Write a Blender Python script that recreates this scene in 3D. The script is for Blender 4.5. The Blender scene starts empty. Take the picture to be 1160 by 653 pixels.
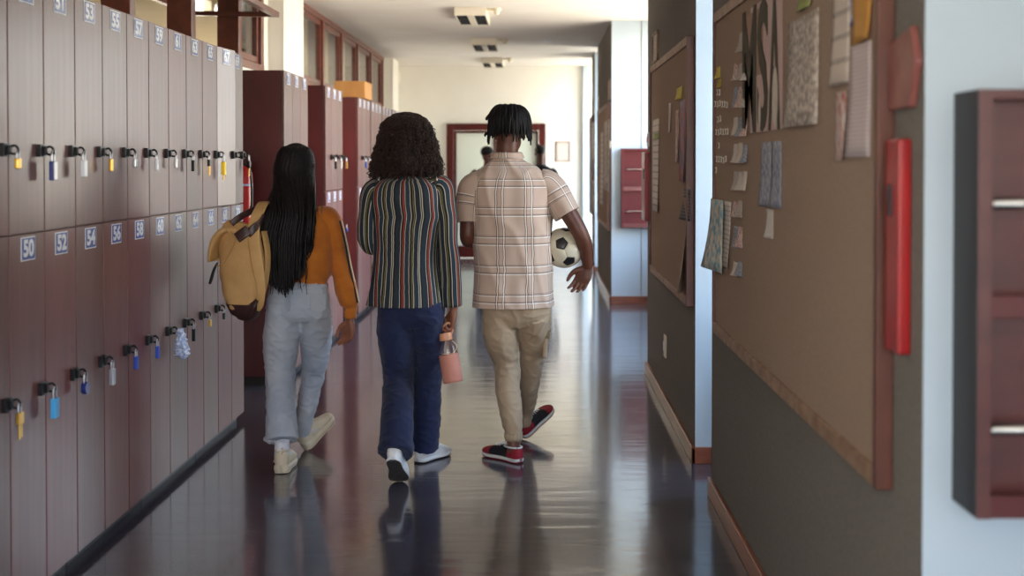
import bpy, math, random
from mathutils import Vector, Matrix, noise
random.seed(7)
PI = math.pi
SC = bpy.context.scene
COL = SC.collection
F, CX, CY, H = 1405.0, 608.0, 183.5, 1.55      # focal length in pixels, vanishing point, eye height

def V(*a): return Vector(a)
def at(x, y, d): return V((x-CX)/F*d, d, H-(y-CY)/F*d)
def lerp(a, b, t): return a+(b-a)*t

# ------------------------------------------------------------------ materials
MATS = {}
def rgb(r, g, b):
    f = lambda c: (c/255/12.92) if c/255 <= .04045 else ((c/255+.055)/1.055)**2.4
    return (f(r), f(g), f(b), 1)
class NT:
    def __init__(s, name):
        m = bpy.data.materials.new(name); m.use_nodes = True; s.m = m; s.t = m.node_tree
        s.b = s.t.nodes['Principled BSDF']; MATS[name] = m
    def n(s, typ, **kw):
        nd = s.t.nodes.new(typ)
        for k, v in kw.items():
            if k.startswith('i_'): nd.inputs[k[2:].replace('_', ' ')].default_value = v
            else: setattr(nd, k, v)
        return nd
    def l(s, a, b): s.t.links.new(a, b)
    def coord(s, kind='Object', scale=(1, 1, 1), rot=(0, 0, 0)):
        tc = s.n('ShaderNodeTexCoord'); mp = s.n('ShaderNodeMapping')
        mp.inputs['Scale'].default_value = scale; mp.inputs['Rotation'].default_value = rot
        s.l(tc.outputs[kind], mp.inputs['Vector']); return mp.outputs[0]
    def ramp(s, fac, stops, interp='LINEAR'):
        r = s.n('ShaderNodeValToRGB'); r.color_ramp.interpolation = interp
        e = r.color_ramp.elements
        while len(e) > 1: e.remove(e[-1])
        e[0].position = stops[0][0]; e[0].color = stops[0][1]
        for p, c in stops[1:]:
            k = e.new(p); k.color = c
        s.l(fac, r.inputs[0]); return r.outputs[0]
def mat(name, c1, c2=None, rough=.5, scale=(8, 8, 8), bump=0, bscale=None, metal=0, spec=.5, coat=0, detail=4, kind='Object', sheen=0, tscale=1.0, crough=.1):
    s = NT(name); b = s.b
    b.inputs['Roughness'].default_value = rough; b.inputs['Metallic'].default_value = metal
    b.inputs['Specular IOR Level'].default_value = spec
    if coat: b.inputs['Coat Weight'].default_value = coat; b.inputs['Coat Roughness'].default_value = crough
    if sheen: b.inputs['Sheen Weight'].default_value = sheen
    b.inputs['Base Color'].default_value = c1
    if c2:
        v = s.coord(kind, scale); nz = s.n('ShaderNodeTexNoise', i_Scale=tscale, i_Detail=detail); s.l(v, nz.inputs['Vector'])
        s.l(s.ramp(nz.outputs['Fac'], [(.3, c1), (.7, c2)]), b.inputs['Base Color'])
    if bump:
        v = s.coord(kind, bscale or scale); nz = s.n('ShaderNodeTexNoise', i_Scale=1.0, i_Detail=5); s.l(v, nz.inputs['Vector'])
        bp = s.n('ShaderNodeBump', i_Strength=bump, i_Distance=.01); s.l(nz.outputs['Fac'], bp.inputs['Height'])
        s.l(bp.outputs[0], b.inputs['Normal'])
    return s

mat('ceiling_paint', rgb(228, 222, 214), rgb(222, 215, 206), .85, (2, 2, 2))
mat('wall_cream', rgb(236, 232, 222), rgb(229, 225, 214), .8, (3, 3, 3))
mat('wall_white', rgb(240, 236, 226), rgb(236, 231, 220), .7, (3, 3, 3))
mat('wall_tan', rgb(196, 176, 136), rgb(190, 170, 128), .8, (3, 3, 3))
mat('wall_textile', rgb(132, 126, 118), rgb(118, 112, 105), .95, (90, 90, 90), .4, (260, 260, 60), spec=.15)
mat('wall_blue', rgb(184, 198, 208), rgb(178, 192, 203), .55, (2, 2, 2))
mat('base_wood', rgb(150, 84, 56), rgb(120, 62, 42), .35, (6, 3, 30), .1, coat=.3)
mat('frame_wood', rgb(120, 58, 38), rgb(92, 42, 30), .35, (14, 4, 14), .05, coat=.3)
mat('dark_frame', rgb(74, 40, 30), rgb(56, 30, 24), .4, (10, 10, 10))
mat('door_red', rgb(84, 20, 12), rgb(68, 15, 9), .5, (20, 20, 4), spec=.3)
mat('board_wood', rgb(168, 138, 112), rgb(128, 96, 76), .55, (20, 20, 20), .2, detail=6)
mat('board_edge', rgb(104, 58, 42), rgb(82, 44, 34), .45, (20, 20, 6))
mat('cork', rgb(172, 148, 130), rgb(156, 133, 116), .95, (160, 160, 160), .35, (420, 420, 420), spec=.1)
mat('end_panel', rgb(98, 24, 24), rgb(80, 18, 20), .4, (5, 5, 2), coat=.1, crough=.3)
mat('plinth', rgb(38, 28, 28), None, .6)
mat('gap_dark', rgb(22, 14, 14), None, .8)
mat('plate_blue', rgb(40, 66, 150), None, .3)
mat('plate_white', rgb(232, 234, 240), None, .3)
mat('black_plastic', rgb(22, 22, 24), None, .4)
mat('black_metal', rgb(34, 34, 36), None, .35, metal=.6)
mat('chrome', rgb(225, 225, 228), None, .18, metal=1)
mat('steel', rgb(180, 180, 184), None, .28, metal=1)
mat('brass', rgb(205, 160, 78), None, .28, metal=1)
mat('yellow_brass', rgb(226, 190, 40), None, .3, metal=.7)
mat('lock_blue', rgb(30, 70, 170), None, .3, coat=.5)
mat('lock_lightblue', rgb(70, 165, 225), None, .35)
mat('lock_navy', rgb(24, 40, 110), None, .3, coat=.5)
mat('red_paint', rgb(196, 24, 24), None, .3, coat=.5)
mat('red_shiny', rgb(168, 6, 12), rgb(140, 6, 12), .3, (4, 4, 4), coat=.4)
mat('plaque_red', rgb(122, 62, 58), rgb(150, 96, 86), .4, (9, 9, 9), coat=.2)
mat('white_label', rgb(230, 230, 235), rgb(120, 140, 200), .5, (60, 60, 60), tscale=1.2)
mat('cream_plastic', rgb(226, 216, 192), None, .45)
mat('light_housing', rgb(224, 214, 196), None, .5)
mat('louvre', rgb(120, 118, 122), None, .2, metal=1)
mat('rack_red', rgb(82, 14, 20), rgb(68, 11, 17), .5, (3, 3, 16), spec=.3)
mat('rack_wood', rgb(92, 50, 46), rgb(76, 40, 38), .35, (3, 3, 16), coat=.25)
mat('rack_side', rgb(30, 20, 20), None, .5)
mat('rack_ledge', rgb(84, 32, 32), None, .35, coat=.2)
mat('box_wood', rgb(206, 150, 84), rgb(188, 130, 68), .5, (12, 12, 3))
mat('skin_dark', rgb(92, 54, 40), rgb(80, 46, 34), .5, (18, 18, 18), .08, (300, 300, 300))
mat('skin_brown', rgb(150, 96, 72), rgb(134, 84, 62), .48, (18, 18, 18), .08, (300, 300, 300))
mat('skin_deep', rgb(110, 68, 51), rgb(94, 56, 42), .45, (18, 18, 18), .08, (300, 300, 300))
mat('hair_black', rgb(13, 11, 12), rgb(22, 18, 18), .55, (60, 60, 60), spec=.2)
mat('braid_black', rgb(16, 14, 15), rgb(26, 22, 22), .5, (60, 60, 60), spec=.25)
mat('ringlet', rgb(30, 20, 17), rgb(64, 44, 35), .45, (50, 50, 50), spec=.4)
mat('hair_curly', rgb(20, 14, 12), rgb(40, 27, 22), .55, (40, 40, 40), spec=.25)
mat('orange_knit', rgb(198, 116, 36), rgb(180, 98, 28), .9, (14, 14, 14), .25, (500, 500, 140), sheen=.15)
mat('trim_black', rgb(26, 24, 28), None, .8)
mat('trim_cream', rgb(224, 206, 176), None, .8)
def denim(name, a, b, c):
    s = mat(name, a, b, .85, (5, 5, 3), .25, (420, 420, 160), sheen=.1, detail=7)
    return s
denim('denim_light', rgb(160, 170, 188), rgb(192, 196, 204), 0)
denim('denim_dark', rgb(15, 24, 56), rgb(25, 38, 80), 0)
mat('khaki', rgb(186, 163, 136), rgb(172, 149, 122), .85, (6, 6, 4), .15, (300, 300, 300), sheen=.1)
mat('khaki_dark', rgb(140, 122, 92), None, .9)
mat('shoe_cream', rgb(222, 208, 184), rgb(208, 192, 166), .6, (14, 14, 14))
mat('shoe_white', rgb(246, 246, 247), rgb(238, 238, 241), .5, (14, 14, 14))
mat('shoe_black', rgb(24, 24, 30), None, .8)
mat('shoe_red', rgb(158, 32, 48), rgb(140, 26, 40), .8, (30, 30, 30))
mat('sole_grey', rgb(74, 70, 70), rgb(58, 54, 54), .7, (60, 60, 60), .4)
mat('sole_white', rgb(218, 218, 218), None, .6)
mat('sock_white', rgb(225, 225, 235), None, .9)
mat('bag_canvas', rgb(206, 164, 108), rgb(190, 148, 92), .8, (9, 9, 9), .2, (200, 200, 200))
mat('bag_leather', rgb(62, 36, 32), rgb(50, 28, 26), .45, (30, 30, 30), .1)
mat('bottle_pink', rgb(216, 146, 128), rgb(208, 136, 118), .6, (20, 20, 20))
mat('bottle_lid', rgb(222, 156, 118), None, .4)
mat('ball_white', rgb(226, 218, 196), rgb(214, 204, 180), .4, (10, 10, 10), coat=.2)
mat('ball_black', rgb(26, 26, 28), None, .4, coat=.2)
mat('shirt_black', rgb(22, 24, 26), None, .85)
mat('pants_black', rgb(28, 30, 36), None, .85)
mat('eye_white', rgb(225, 220, 215), None, .2)
mat('button_pale', rgb(220, 212, 200), None, .4)
mat('paper_yellow', rgb(206, 188, 70), rgb(190, 170, 60), .7, (20, 20, 20))
mat('paper_green', rgb(150, 156, 92), None, .7)
mat('paper_orange', rgb(198, 140, 60), rgb(206, 150, 76), .7, (12, 12, 12))
mat('paper_pink', rgb(210, 180, 172), rgb(196, 164, 158), .7, (14, 14, 14))
mat('letter_olive', rgb(76, 70, 54), None, .8)
mat('paper_plain', rgb(212, 200, 186), rgb(200, 186, 172), .7, (20, 20, 20))
mat('paper_brown', rgb(166, 128, 108), None, .7)
mat('bag_film', rgb(214, 220, 232), rgb(120, 140, 190), .25, (45, 45, 45), tscale=1.3, coat=.3)

def locker_mat():
    s = NT('locker_laminate'); b = s.b
    oi = s.n('ShaderNodeObjectInfo')
    base = s.ramp(oi.outputs['Random'], [(0, rgb(118, 80, 76)), (.28, rgb(122, 64, 62)), (.5, rgb(116, 86, 80)), (.72, rgb(112, 52, 54)), (1, rgb(112, 82, 76))])
    v = s.coord('Object', (30, 30, 1.6)); nz = s.n('ShaderNodeTexNoise', i_Scale=1.0, i_Detail=6); s.l(v, nz.inputs['Vector'])
    mx = s.n('ShaderNodeMix', data_type='RGBA', blend_type='MULTIPLY'); mx.inputs[0].default_value = .5
    s.l(base, mx.inputs[6]); s.l(s.ramp(nz.outputs['Fac'], [(.3, (.55, .5, .5, 1)), (.7, (1, 1, 1, 1))]), mx.inputs[7])
    s.l(mx.outputs[2], b.inputs['Base Color'])
    b.inputs['Roughness'].default_value = .42; b.inputs['Specular IOR Level'].default_value = .3; b.inputs['Coat Weight'].default_value = .36; b.inputs['Coat Roughness'].default_value = .26; b.inputs['Coat IOR'].default_value = 1.55
    v2 = s.coord('Object', (3, 3, 1.2)); n2 = s.n('ShaderNodeTexNoise', i_Scale=1.0, i_Detail=2); s.l(v2, n2.inputs['Vector'])
    bp = s.n('ShaderNodeBump', i_Strength=.12, i_Distance=.02); s.l(n2.outputs['Fac'], bp.inputs['Height']); s.l(bp.outputs[0], b.inputs['Normal'])
locker_mat()

def floor_mat():
    s = NT('floor_vinyl'); b = s.b
    v = s.coord('Object', (1, 1, 1))
    n1 = s.n('ShaderNodeTexNoise', i_Scale=260.0, i_Detail=2); s.l(v, n1.inputs['Vector'])
    n2 = s.n('ShaderNodeTexNoise', i_Scale=1.1, i_Detail=5); s.l(v, n2.inputs['Vector'])
    c1 = s.ramp(n2.outputs['Fac'], [(.35, rgb(62, 60, 68)), (.65, rgb(80, 77, 84))])
    c2 = s.ramp(n1.outputs['Fac'], [(.62, (0, 0, 0, 1)), (.7, (1, 1, 1, 1))])
    mx = s.n('ShaderNodeMix', data_type='RGBA'); s.l(c2, mx.inputs[0]); s.l(c1, mx.inputs[6]); mx.inputs[7].default_value = rgb(134, 132, 150)
    # welded seams between the vinyl sheets
    sx = s.n('ShaderNodeSeparateXYZ'); s.l(v, sx.inputs[0])
    def line(o, period, off, w):
        a = s.n('ShaderNodeMath', operation='ADD'); a.inputs[1].default_value = off; s.l(o, a.inputs[0])
        p = s.n('ShaderNodeMath', operation='PINGPONG'); p.inputs[1].default_value = period/2; s.l(a.outputs[0], p.inputs[0])
        c = s.n('ShaderNodeMath', operation='LESS_THAN'); c.inputs[1].default_value = w; s.l(p.outputs[0], c.inputs[0]); return c.outputs[0]
    a = line(sx.outputs[0], 1.85, .30, .0025)
    m2 = s.n('ShaderNodeMix', data_type='RGBA'); s.l(a, m2.inputs[0]); s.l(mx.outputs[2], m2.inputs[6]); m2.inputs[7].default_value = rgb(40, 38, 44)
    s.l(m2.outputs[2], b.inputs['Base Color'])
    n3 = s.n('ShaderNodeTexNoise', i_Scale=2.2, i_Detail=4); s.l(v, n3.inputs['Vector'])
    mr = s.n('ShaderNodeMapRange'); mr.inputs[3].default_value = .10; mr.inputs[4].default_value = .22
    s.l(n3.outputs['Fac'], mr.inputs[0]); s.l(mr.outputs[0], b.inputs['Roughness'])
    b.inputs['Specular IOR Level'].default_value = .8; b.inputs['Coat Weight'].default_value = .45; b.inputs['Coat Roughness'].default_value = .09
    v4 = s.coord('Object', (1.6, 7.5, 1)); n4 = s.n('ShaderNodeTexNoise', i_Scale=1.0, i_Detail=3, i_Distortion=.6); s.l(v4, n4.inputs['Vector'])
    n5 = s.n('ShaderNodeTexNoise', i_Scale=9.0, i_Detail=2); s.l(v, n5.inputs['Vector'])
    ad = s.n('ShaderNodeMath', operation='MULTIPLY_ADD'); ad.inputs[1].default_value = .12; s.l(n5.outputs['Fac'], ad.inputs[0]); s.l(n4.outputs['Fac'], ad.inputs[2])
    bp = s.n('ShaderNodeBump', i_Strength=.5, i_Distance=.007); s.l(ad.outputs[0], bp.inputs['Height']); s.l(bp.outputs[0], b.inputs['Normal'])
floor_mat()

def glass_mat(name, tint=(1, 1, 1, 1), gl=.08, rough=.02):
    s = NT(name); t = s.t
    tr = s.n('ShaderNodeBsdfTransparent'); tr.inputs[0].default_value = tint
    g = s.n('ShaderNodeBsdfGlossy'); g.inputs['Roughness'].default_value = rough
    fr = s.n('ShaderNodeFresnel', i_IOR=1.5); mx = s.n('ShaderNodeMixShader')
    ge = s.n('ShaderNodeNewGeometry'); mr = s.n('ShaderNodeMapRange'); mr.inputs[3].default_value = 1.5; mr.inputs[4].default_value = 1/1.5
    s.l(ge.outputs['Backfacing'], mr.inputs[0]); s.l(mr.outputs[0], fr.inputs['IOR'])
    s.l(fr.outputs[0], mx.inputs[0]); s.l(tr.outputs[0], mx.inputs[1]); s.l(g.outputs[0], mx.inputs[2])
    s.l(mx.outputs[0], t.nodes['Material Output'].inputs['Surface'])
glass_mat('pane_glass', (.96, .97, .95, 1))
glass_mat('bottle_glass', (.93, .88, .86, 1))
def frosted():
    s = NT('frosted_glass'); b = s.b
    b.inputs['Base Color'].default_value = rgb(226, 230, 214); b.inputs['Roughness'].default_value = .35
frosted()

def stripes(name, base, seq, period, other=None, operiod=.15):
    """fabric with woven stripes along v; seq = [(start, colour)] in 0..1 of the period; other = stripes along u"""
    s = NT(name); b = s.b; b.inputs['Roughness'].default_value = .8
    uv = s.n('ShaderNodeUVMap', uv_map='UVMap'); sp = s.n('ShaderNodeSeparateXYZ'); s.l(uv.outputs[0], sp.inputs[0])
    def fr(o, p):
        d = s.n('ShaderNodeMath', operation='DIVIDE'); d.inputs[1].default_value = p; s.l(o, d.inputs[0])
        f = s.n('ShaderNodeMath', operation='FRACT'); s.l(d.outputs[0], f.inputs[0]); return f.outputs[0]
    if other is None:
        col = s.ramp(fr(sp.outputs[0], period), seq, 'CONSTANT')
    else:
        a = s.ramp(fr(sp.outputs[0], period), seq, 'CONSTANT'); c = s.ramp(fr(sp.outputs[1], operiod), other, 'CONSTANT')
        # each ramp: grey = tone of the line, black = dark line, mid grey = ground
        m1 = s.n('ShaderNodeMix', data_type='RGBA', blend_type='OVERLAY'); m1.inputs[0].default_value = 1
        s.l(a, m1.inputs[6]); s.l(c, m1.inputs[7])
        mr = s.ramp(m1.outputs[2], [(0, rgb(62, 50, 50)), (.25, rgb(96, 76, 70)), (.5, base), (.78, rgb(238, 230, 224)), (1, rgb(250, 248, 244))])
        col = mr
    nz = s.n('ShaderNodeTexNoise', i_Scale=300.0); s.l(uv.outputs[0], nz.inputs['Vector'])
    bp = s.n('ShaderNodeBump', i_Strength=.15, i_Distance=.003); s.l(nz.outputs['Fac'], bp.inputs['Height']); s.l(bp.outputs[0], b.inputs['Normal'])
    s.l(col, b.inputs['Base Color'])
nv, bk, cr, og, ol, te, gr = rgb(28, 42, 54), rgb(16, 18, 22), rgb(206, 190, 172), rgb(140, 52, 36), rgb(104, 106, 58), rgb(34, 54, 66), rgb(66, 84, 74)
stripes('blazer_stripes', nv, [(0, nv), (.17, cr), (.19, bk), (.25, og), (.31, bk), (.33, cr), (.35, te), (.50, cr), (.52, bk), (.59, ol), (.63, bk), (.66, cr), (.68, nv), (.84, cr), (.86, gr), (.91, cr), (.93, bk)], .150)
g5, w1, w2, dk = (.5, .5, .5, 1), (.95, .95, .95, 1), (.8, .8, .8, 1), (.12, .12, .12, 1)
stripes('shirt_plaid', rgb(208, 182, 164), [(0, g5), (.30, dk), (.318, g5), (.335, w1), (.355, g5), (.375, dk), (.39, g5), (.52, dk), (.535, g5), (.55, w1), (.575, g5), (.595, dk), (.61, g5)], .150,
        [(0, g5), (.30, w1), (.325, g5), (.34, dk), (.36, g5), (.38, dk), (.39, g5), (.56, w1), (.585, g5), (.60, dk), (.62, g5), (.65, dk), (.66, g5)], .150)

def paper(name, kind, c1, c2, scale=12, thr=.5):
    s = NT(name); b = s.b; b.inputs['Roughness'].default_value = .65
    uv = s.n('ShaderNodeUVMap', uv_map='UVMap')
    if kind == 'lines':
        mp = s.n('ShaderNodeMapping'); mp.inputs['Scale'].default_value = (3, scale, 1); s.l(uv.outputs[0], mp.inputs[0])
        br = s.n('ShaderNodeTexBrick', i_Scale=1.0); br.inputs['Color1'].default_value = c1; br.inputs['Color2'].default_value = c1
        br.inputs['Mortar'].default_value = c2; br.inputs['Mortar Size'].default_value = .12; br.inputs['Brick Width'].default_value = 9; br.inputs['Row Height'].default_value = 1
        s.l(mp.outputs[0], br.inputs['Vector'])
        nz = s.n('ShaderNodeTexNoise', i_Scale=14.0); s.l(mp.outputs[0], nz.inputs['Vector'])
        mx = s.n('ShaderNodeMix', data_type='RGBA'); s.l(s.ramp(nz.outputs['Fac'], [(.45, (0, 0, 0, 1)), (.55, (1, 1, 1, 1))]), mx.inputs[0])
        mx.inputs[6].default_value = c1; s.l(br.outputs['Color'], mx.inputs[7]); s.l(mx.outputs[2], b.inputs['Base Color'])
    else:
        nz = s.n('ShaderNodeTexNoise', i_Scale=scale, i_Detail=5); s.l(uv.outputs[0], nz.inputs['Vector'])
        s.l(s.ramp(nz.outputs['Fac'], [(thr-.12, c1), (thr, lc(c1, c2)), (thr+.08, c2)]), b.inputs['Base Color'])
def lc(a, b): return tuple((x+y)/2 for x, y in zip(a, b))
paper('paper_lines', 'lines', rgb(214, 202, 192), rgb(120, 108, 104), 14)
paper('paper_form', 'lines', rgb(206, 190, 176), rgb(110, 96, 88), 5)
paper('paper_print', 'lines', rgb(206, 190, 188), rgb(130, 110, 110), 26)
paper('paper_photo', 'noise', rgb(206, 194, 180), rgb(150, 134, 124), 16, .5)
paper('paper_photo_blue', 'noise', rgb(176, 176, 180), rgb(110, 118, 140), 9)
paper('paper_map', 'noise', rgb(214, 200, 178), rgb(90, 150, 172), 8, .52)
paper('paper_red', 'noise', rgb(206, 192, 184), rgb(170, 74, 60), 6, .55)
paper('paper_colour', 'noise', rgb(190, 96, 60), rgb(80, 120, 160), 3)
paper('paper_dark', 'lines', rgb(44, 42, 44), rgb(150, 146, 146), 10)

# ------------------------------------------------------------------ mesh builder
class MB:
    def __init__(s): s.v = []; s.f = []; s.m = []; s.uv = []
    def add(s, vs, fs, m=0, uvs=None, M=None):
        o = len(s.v)
        s.v += [tuple(M @ Vector(p)) if M else tuple(p) for p in vs]
        for f in fs:
            s.f.append([i+o for i in f]); s.m.append(m)
            s.uv.append([uvs[i] for i in f] if uvs else [(0, 0)]*len(f))
        return s
    def box(s, x0, x1, y0, y1, z0, z1, m=0, M=None):
        vs = [(x, y, z) for z in (z0, z1) for x, y in ((x0, y0), (x1, y0), (x1, y1), (x0, y1))]
        return s.add(vs, [(3, 2, 1, 0), (4, 5, 6, 7), (0, 1, 5, 4), (1, 2, 6, 5), (2, 3, 7, 6), (3, 0, 4, 7)], m, None, M)
    def loft(s, rings, m=0, cap=True, uvs=None, mf=None):
        n = len(rings[0]); vs = [p for r in rings for p in r]; fs = []; ms = []
        flat = [u for r in uvs for u in r] if uvs else None
        o = len(s.v); s.v += [tuple(p) for p in vs]
        for i in range(len(rings)-1):
            for j in range(n):
                k = (j+1) % n; f = [i*n+j, i*n+k, (i+1)*n+k, (i+1)*n+j]
                s.f.append([a+o for a in f]); s.m.append(mf(i, j) if mf else m)
                if flat:
                    q = [flat[a] for a in f]
                    if k == 0: q[1] = (uvs[i][0][0]+uvs[i][-1][2], q[1][1]); q[2] = (uvs[i+1][0][0]+uvs[i+1][-1][2], q[2][1])
                    s.uv.append([(a[0], a[1]) for a in q])
                else: s.uv.append([(0, 0)]*4)
        if cap:
            L = len(rings)-1
            s.f.append([o+j for j in range(n-1, -1, -1)]); s.m.append(mf(0, 0) if mf else m); s.uv.append([(0, 0)]*n)
            s.f.append([o+L*n+j for j in range(n)]); s.m.append(mf(L-1, 0) if mf else m); s.uv.append([(0, 0)]*n)
        return s
    def limb(s, pts, rad, ref=V(1, 0, 0), n=16, sub=5, cap=True, m=0, ex=2.0, fold=None, C0=None, mf=None, u0=0.0, vert=False, v0=0.0):
        """smooth tube through pts; rad = (half width along ref, half depth)"""
        pts = [Vector(p) for p in pts]; rad = [(r, r) if not isinstance(r, (tuple, list)) else r for r in rad]
        P = []; R = []
        if sub > 1:
            for i in range(len(pts)-1):
                a, b, c, d = pts[max(i-1, 0)], pts[i], pts[i+1], pts[min(i+2, len(pts)-1)]
                ra, rb, rc, rd = rad[max(i-1, 0)], rad[i], rad[i+1], rad[min(i+2, len(pts)-1)]
                for k in range(sub):
                    t = k/sub; cm = lambda p, q, r, w: .5*((2*q)+(r-p)*t+(2*p-5*q+4*r-w)*t*t+(3*q-p-3*r+w)*t*t*t)
                    P.append(cm(a, b, c, d)); R.append((max(cm(ra[0], rb[0], rc[0], rd[0]), .0006), max(cm(ra[1], rb[1], rc[1], rd[1]), .0006)))
            P.append(pts[-1]); R.append(rad[-1])
        else: P, R = pts, rad
        rings = []; uvs = []; vv = v0
        for i, (p, r) in enumerate(zip(P, R)):
            t = (P[min(i+1, len(P)-1)]-P[max(i-1, 0)])
            t = V(0, 0, 1) if vert else (t.normalized() if t.length > 1e-9 else V(0, 0, 1))
            ax = (ref-t*ref.dot(t)); ax = ax.normalized() if ax.length > 1e-4 else t.orthogonal().normalized()
            ay = t.cross(ax)
            ring = []
            for j in range(n):
                th = 2*PI*j/n; c, sn = math.cos(th), math.sin(th)
                if ex != 2: c = math.copysign(abs(c)**(2/ex), c); sn = math.copysign(abs(sn)**(2/ex), sn)
                q = p+ax*(c*r[0])+ay*(sn*r[1])
                if fold:
                    nr = (ax*(math.cos(th)/max(r[0], .004))+ay*(math.sin(th)/max(r[1], .004))).normalized()
                    q = q+nr*fold(th, i/(len(P)-1), q)
                ring.append(q)
            if i:
                dr = max(abs(r[0]-R[i-1][0]), abs(r[1]-R[i-1][1])); vv += math.hypot((p-P[i-1]).length, dr)
            L = [(ring[(j+1) % n]-ring[j]).length for j in range(n)]; T = sum(L); k = (C0 or T)/T
            u = u0; row = []
            for j in range(n): row.append((u, vv, L[j]*k)); u += L[j]*k
            # last entry carries the length that closes the ring
            row[-1] = (row[-1][0], vv, (C0 or T)); row[0] = (u0, vv, 0)
            rings.append(ring); uvs.append(row)
        for r in uvs: r[-1] = (r[-1][0], r[-1][1], (C0 or 0))
        return s.loft(rings, m, cap, uvs if C0 else None, mf)
    def ball(s, c, r, m=0, n=16, k=10, M=None):
        r = (r, r, r) if not isinstance(r, (tuple, list)) else r; c = Vector(c)
        rings = []
        for i in range(k+1):
            ph = -PI/2+PI*(i/k); rr = max(math.cos(ph), .02)
            rings.append([c+V(math.cos(2*PI*j/n)*rr*r[0], math.sin(2*PI*j/n)*rr*r[1], math.sin(ph)*r[2]) for j in range(n)])
        if M: rings = [[M @ p for p in q] for q in rings]
        return s.loft(rings, m, True)
    def cyl(s, a, b, r, n=16, m=0, r2=None):
        return s.limb([a, b], [r, r2 or r], n=n, sub=1, m=m, ref=V(.31, .2, .93))
    def build(s, name, mats, parent=None, smooth=False, bevel=0, kind=None, loc=None, solid=0, remesh=0, sm=0, post=None, rot=None, angle=None):
        me = bpy.data.meshes.new(name)
        loc = Vector(loc) if loc is not None else (wloc(parent) if parent else V(0, 0, 0))
        me.from_pydata([tuple(Vector(p)-loc) for p in s.v], [], s.f)
        for m_ in ([mats] if isinstance(mats, str) else mats): me.materials.append(MATS[m_])
        me.polygons.foreach_set('material_index', s.m)
        ul = me.uv_layers.new(name='UVMap')
        ul.data.foreach_set('uv', [c for f in s.uv for uv in f for c in uv[:2]])
        me.update()
        o = bpy.data.objects.new(name, me); COL.objects.link(o); o['_loc'] = list(loc)
        if parent: o.parent = parent; o.location = loc-wloc(parent)
        else: o.location = loc
        if remesh:
            md = o.modifiers.new('r', 'REMESH'); md.mode = 'VOXEL'; md.voxel_size = remesh
            if sm: md = o.modifiers.new('s', 'SMOOTH'); md.factor = .5; md.iterations = sm
            dg = bpy.context.evaluated_depsgraph_get(); nm = bpy.data.meshes.new_from_object(o.evaluated_get(dg))
            o.modifiers.clear(); o.data = nm; nm.name = name
            if not nm.materials:
                nm.materials.append(MATS[mats if isinstance(mats, str) else mats[0]])
            if post:
                cos = [v.co.copy() for v in nm.vertices]; nos = [v.normal.copy() for v in nm.vertices]
                nm.vertices.foreach_set('co', [a for c_, n_ in zip(cos, nos) for a in (c_+n_*post(c_+loc, n_))])
            nm.update(); me = nm; smooth = True
        if smooth: me.polygons.foreach_set('use_smooth', [True]*len(me.polygons))
        if solid: md = o.modifiers.new('solid', 'SOLIDIFY'); md.thickness = solid; md.offset = -1
        if bevel:
            md = o.modifiers.new('bevel', 'BEVEL'); md.width = bevel; md.segments = 2; md.limit_method = 'ANGLE'; md.angle_limit = .7
            me.polygons.foreach_set('use_smooth', [False]*len(me.polygons))
        if kind: o['kind'] = kind
        return o
def wloc(o): return Vector(o['_loc'])
def thing(name, label, cat, loc, group=None):
    o = bpy.data.objects.new(name, None); COL.objects.link(o); o.location = loc; o['_loc'] = list(loc)
    o.empty_display_size = .1
    return tag(o, label, cat, group)
def tag(o, label, cat, group=None):
    o['label'] = label; o['category'] = cat
    if group: o['group'] = group
    return o
def text_geo(txt, size, depth=0.0, bold=0.0):
    c = bpy.data.curves.new('t', 'FONT'); c.body = txt; c.size = size; c.offset = bold; c.extrude = depth; c.align_x = 'CENTER'; c.align_y = 'CENTER'
    c.resolution_u = 3
    o = bpy.data.objects.new('t', c); COL.objects.link(o)
    dg = bpy.context.evaluated_depsgraph_get(); me = bpy.data.meshes.new_from_object(o.evaluated_get(dg))
    r = ([tuple(v.co) for v in me.vertices], [tuple(p.vertices) for p in me.polygons])
    bpy.data.objects.remove(o); bpy.data.curves.remove(c); bpy.data.meshes.remove(me)
    return r
def boxes(name, bl, mats, parent, **k):
    for b in bl: MB().box(*b).build(name, mats, parent, **k)
def S(name, mb, mats, **k): return mb.build(name, mats, kind='structure', **k)

# ------------------------------------------------------------------ the room
XL, XLOCK, XR, XOUT, ZC, YB, Y0 = -2.25, -1.757, .814, 1.45, 3.084, 19.9, -2.6
S('floor', MB().box(-6.2, XOUT+.15, Y0-.1, 27.2, -.1, 0), 'floor_vinyl')
S('ceiling', MB().box(XL-.14, XOUT+.15, Y0-.1, 27.2, ZC, ZC+.15), 'ceiling_paint')
S('ceiling_classroom', MB().box(-6.2, XL-.14, Y0-.1, 27.2, ZC, ZC+.15), 'wall_tan')
# left wall: solid below the high windows, pillars between
w = MB().box(XL-.14, XL, Y0, 4.4, 0, ZC).box(XL-.14, XL, 4.4, 10.2, 0, 2.28).box(XL-.14, XL, 10.2, 11.75, 0, ZC)
w.box(XL-.14, XL, 11.75, 18.2, 0, 2.28).box(XL-.14, XL, 18.2, YB, 0, ZC)
S('wall_left', w, 'wall_cream')
S('trim_1', MB().box(XL, -2.12, 10.42, 11.3, 0, ZC), 'wall_white', bevel=.004)
S('trim_2', MB().box(XL, -2.12, 18.35, 19.0, 0, ZC), 'wall_white', bevel=.004)
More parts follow.
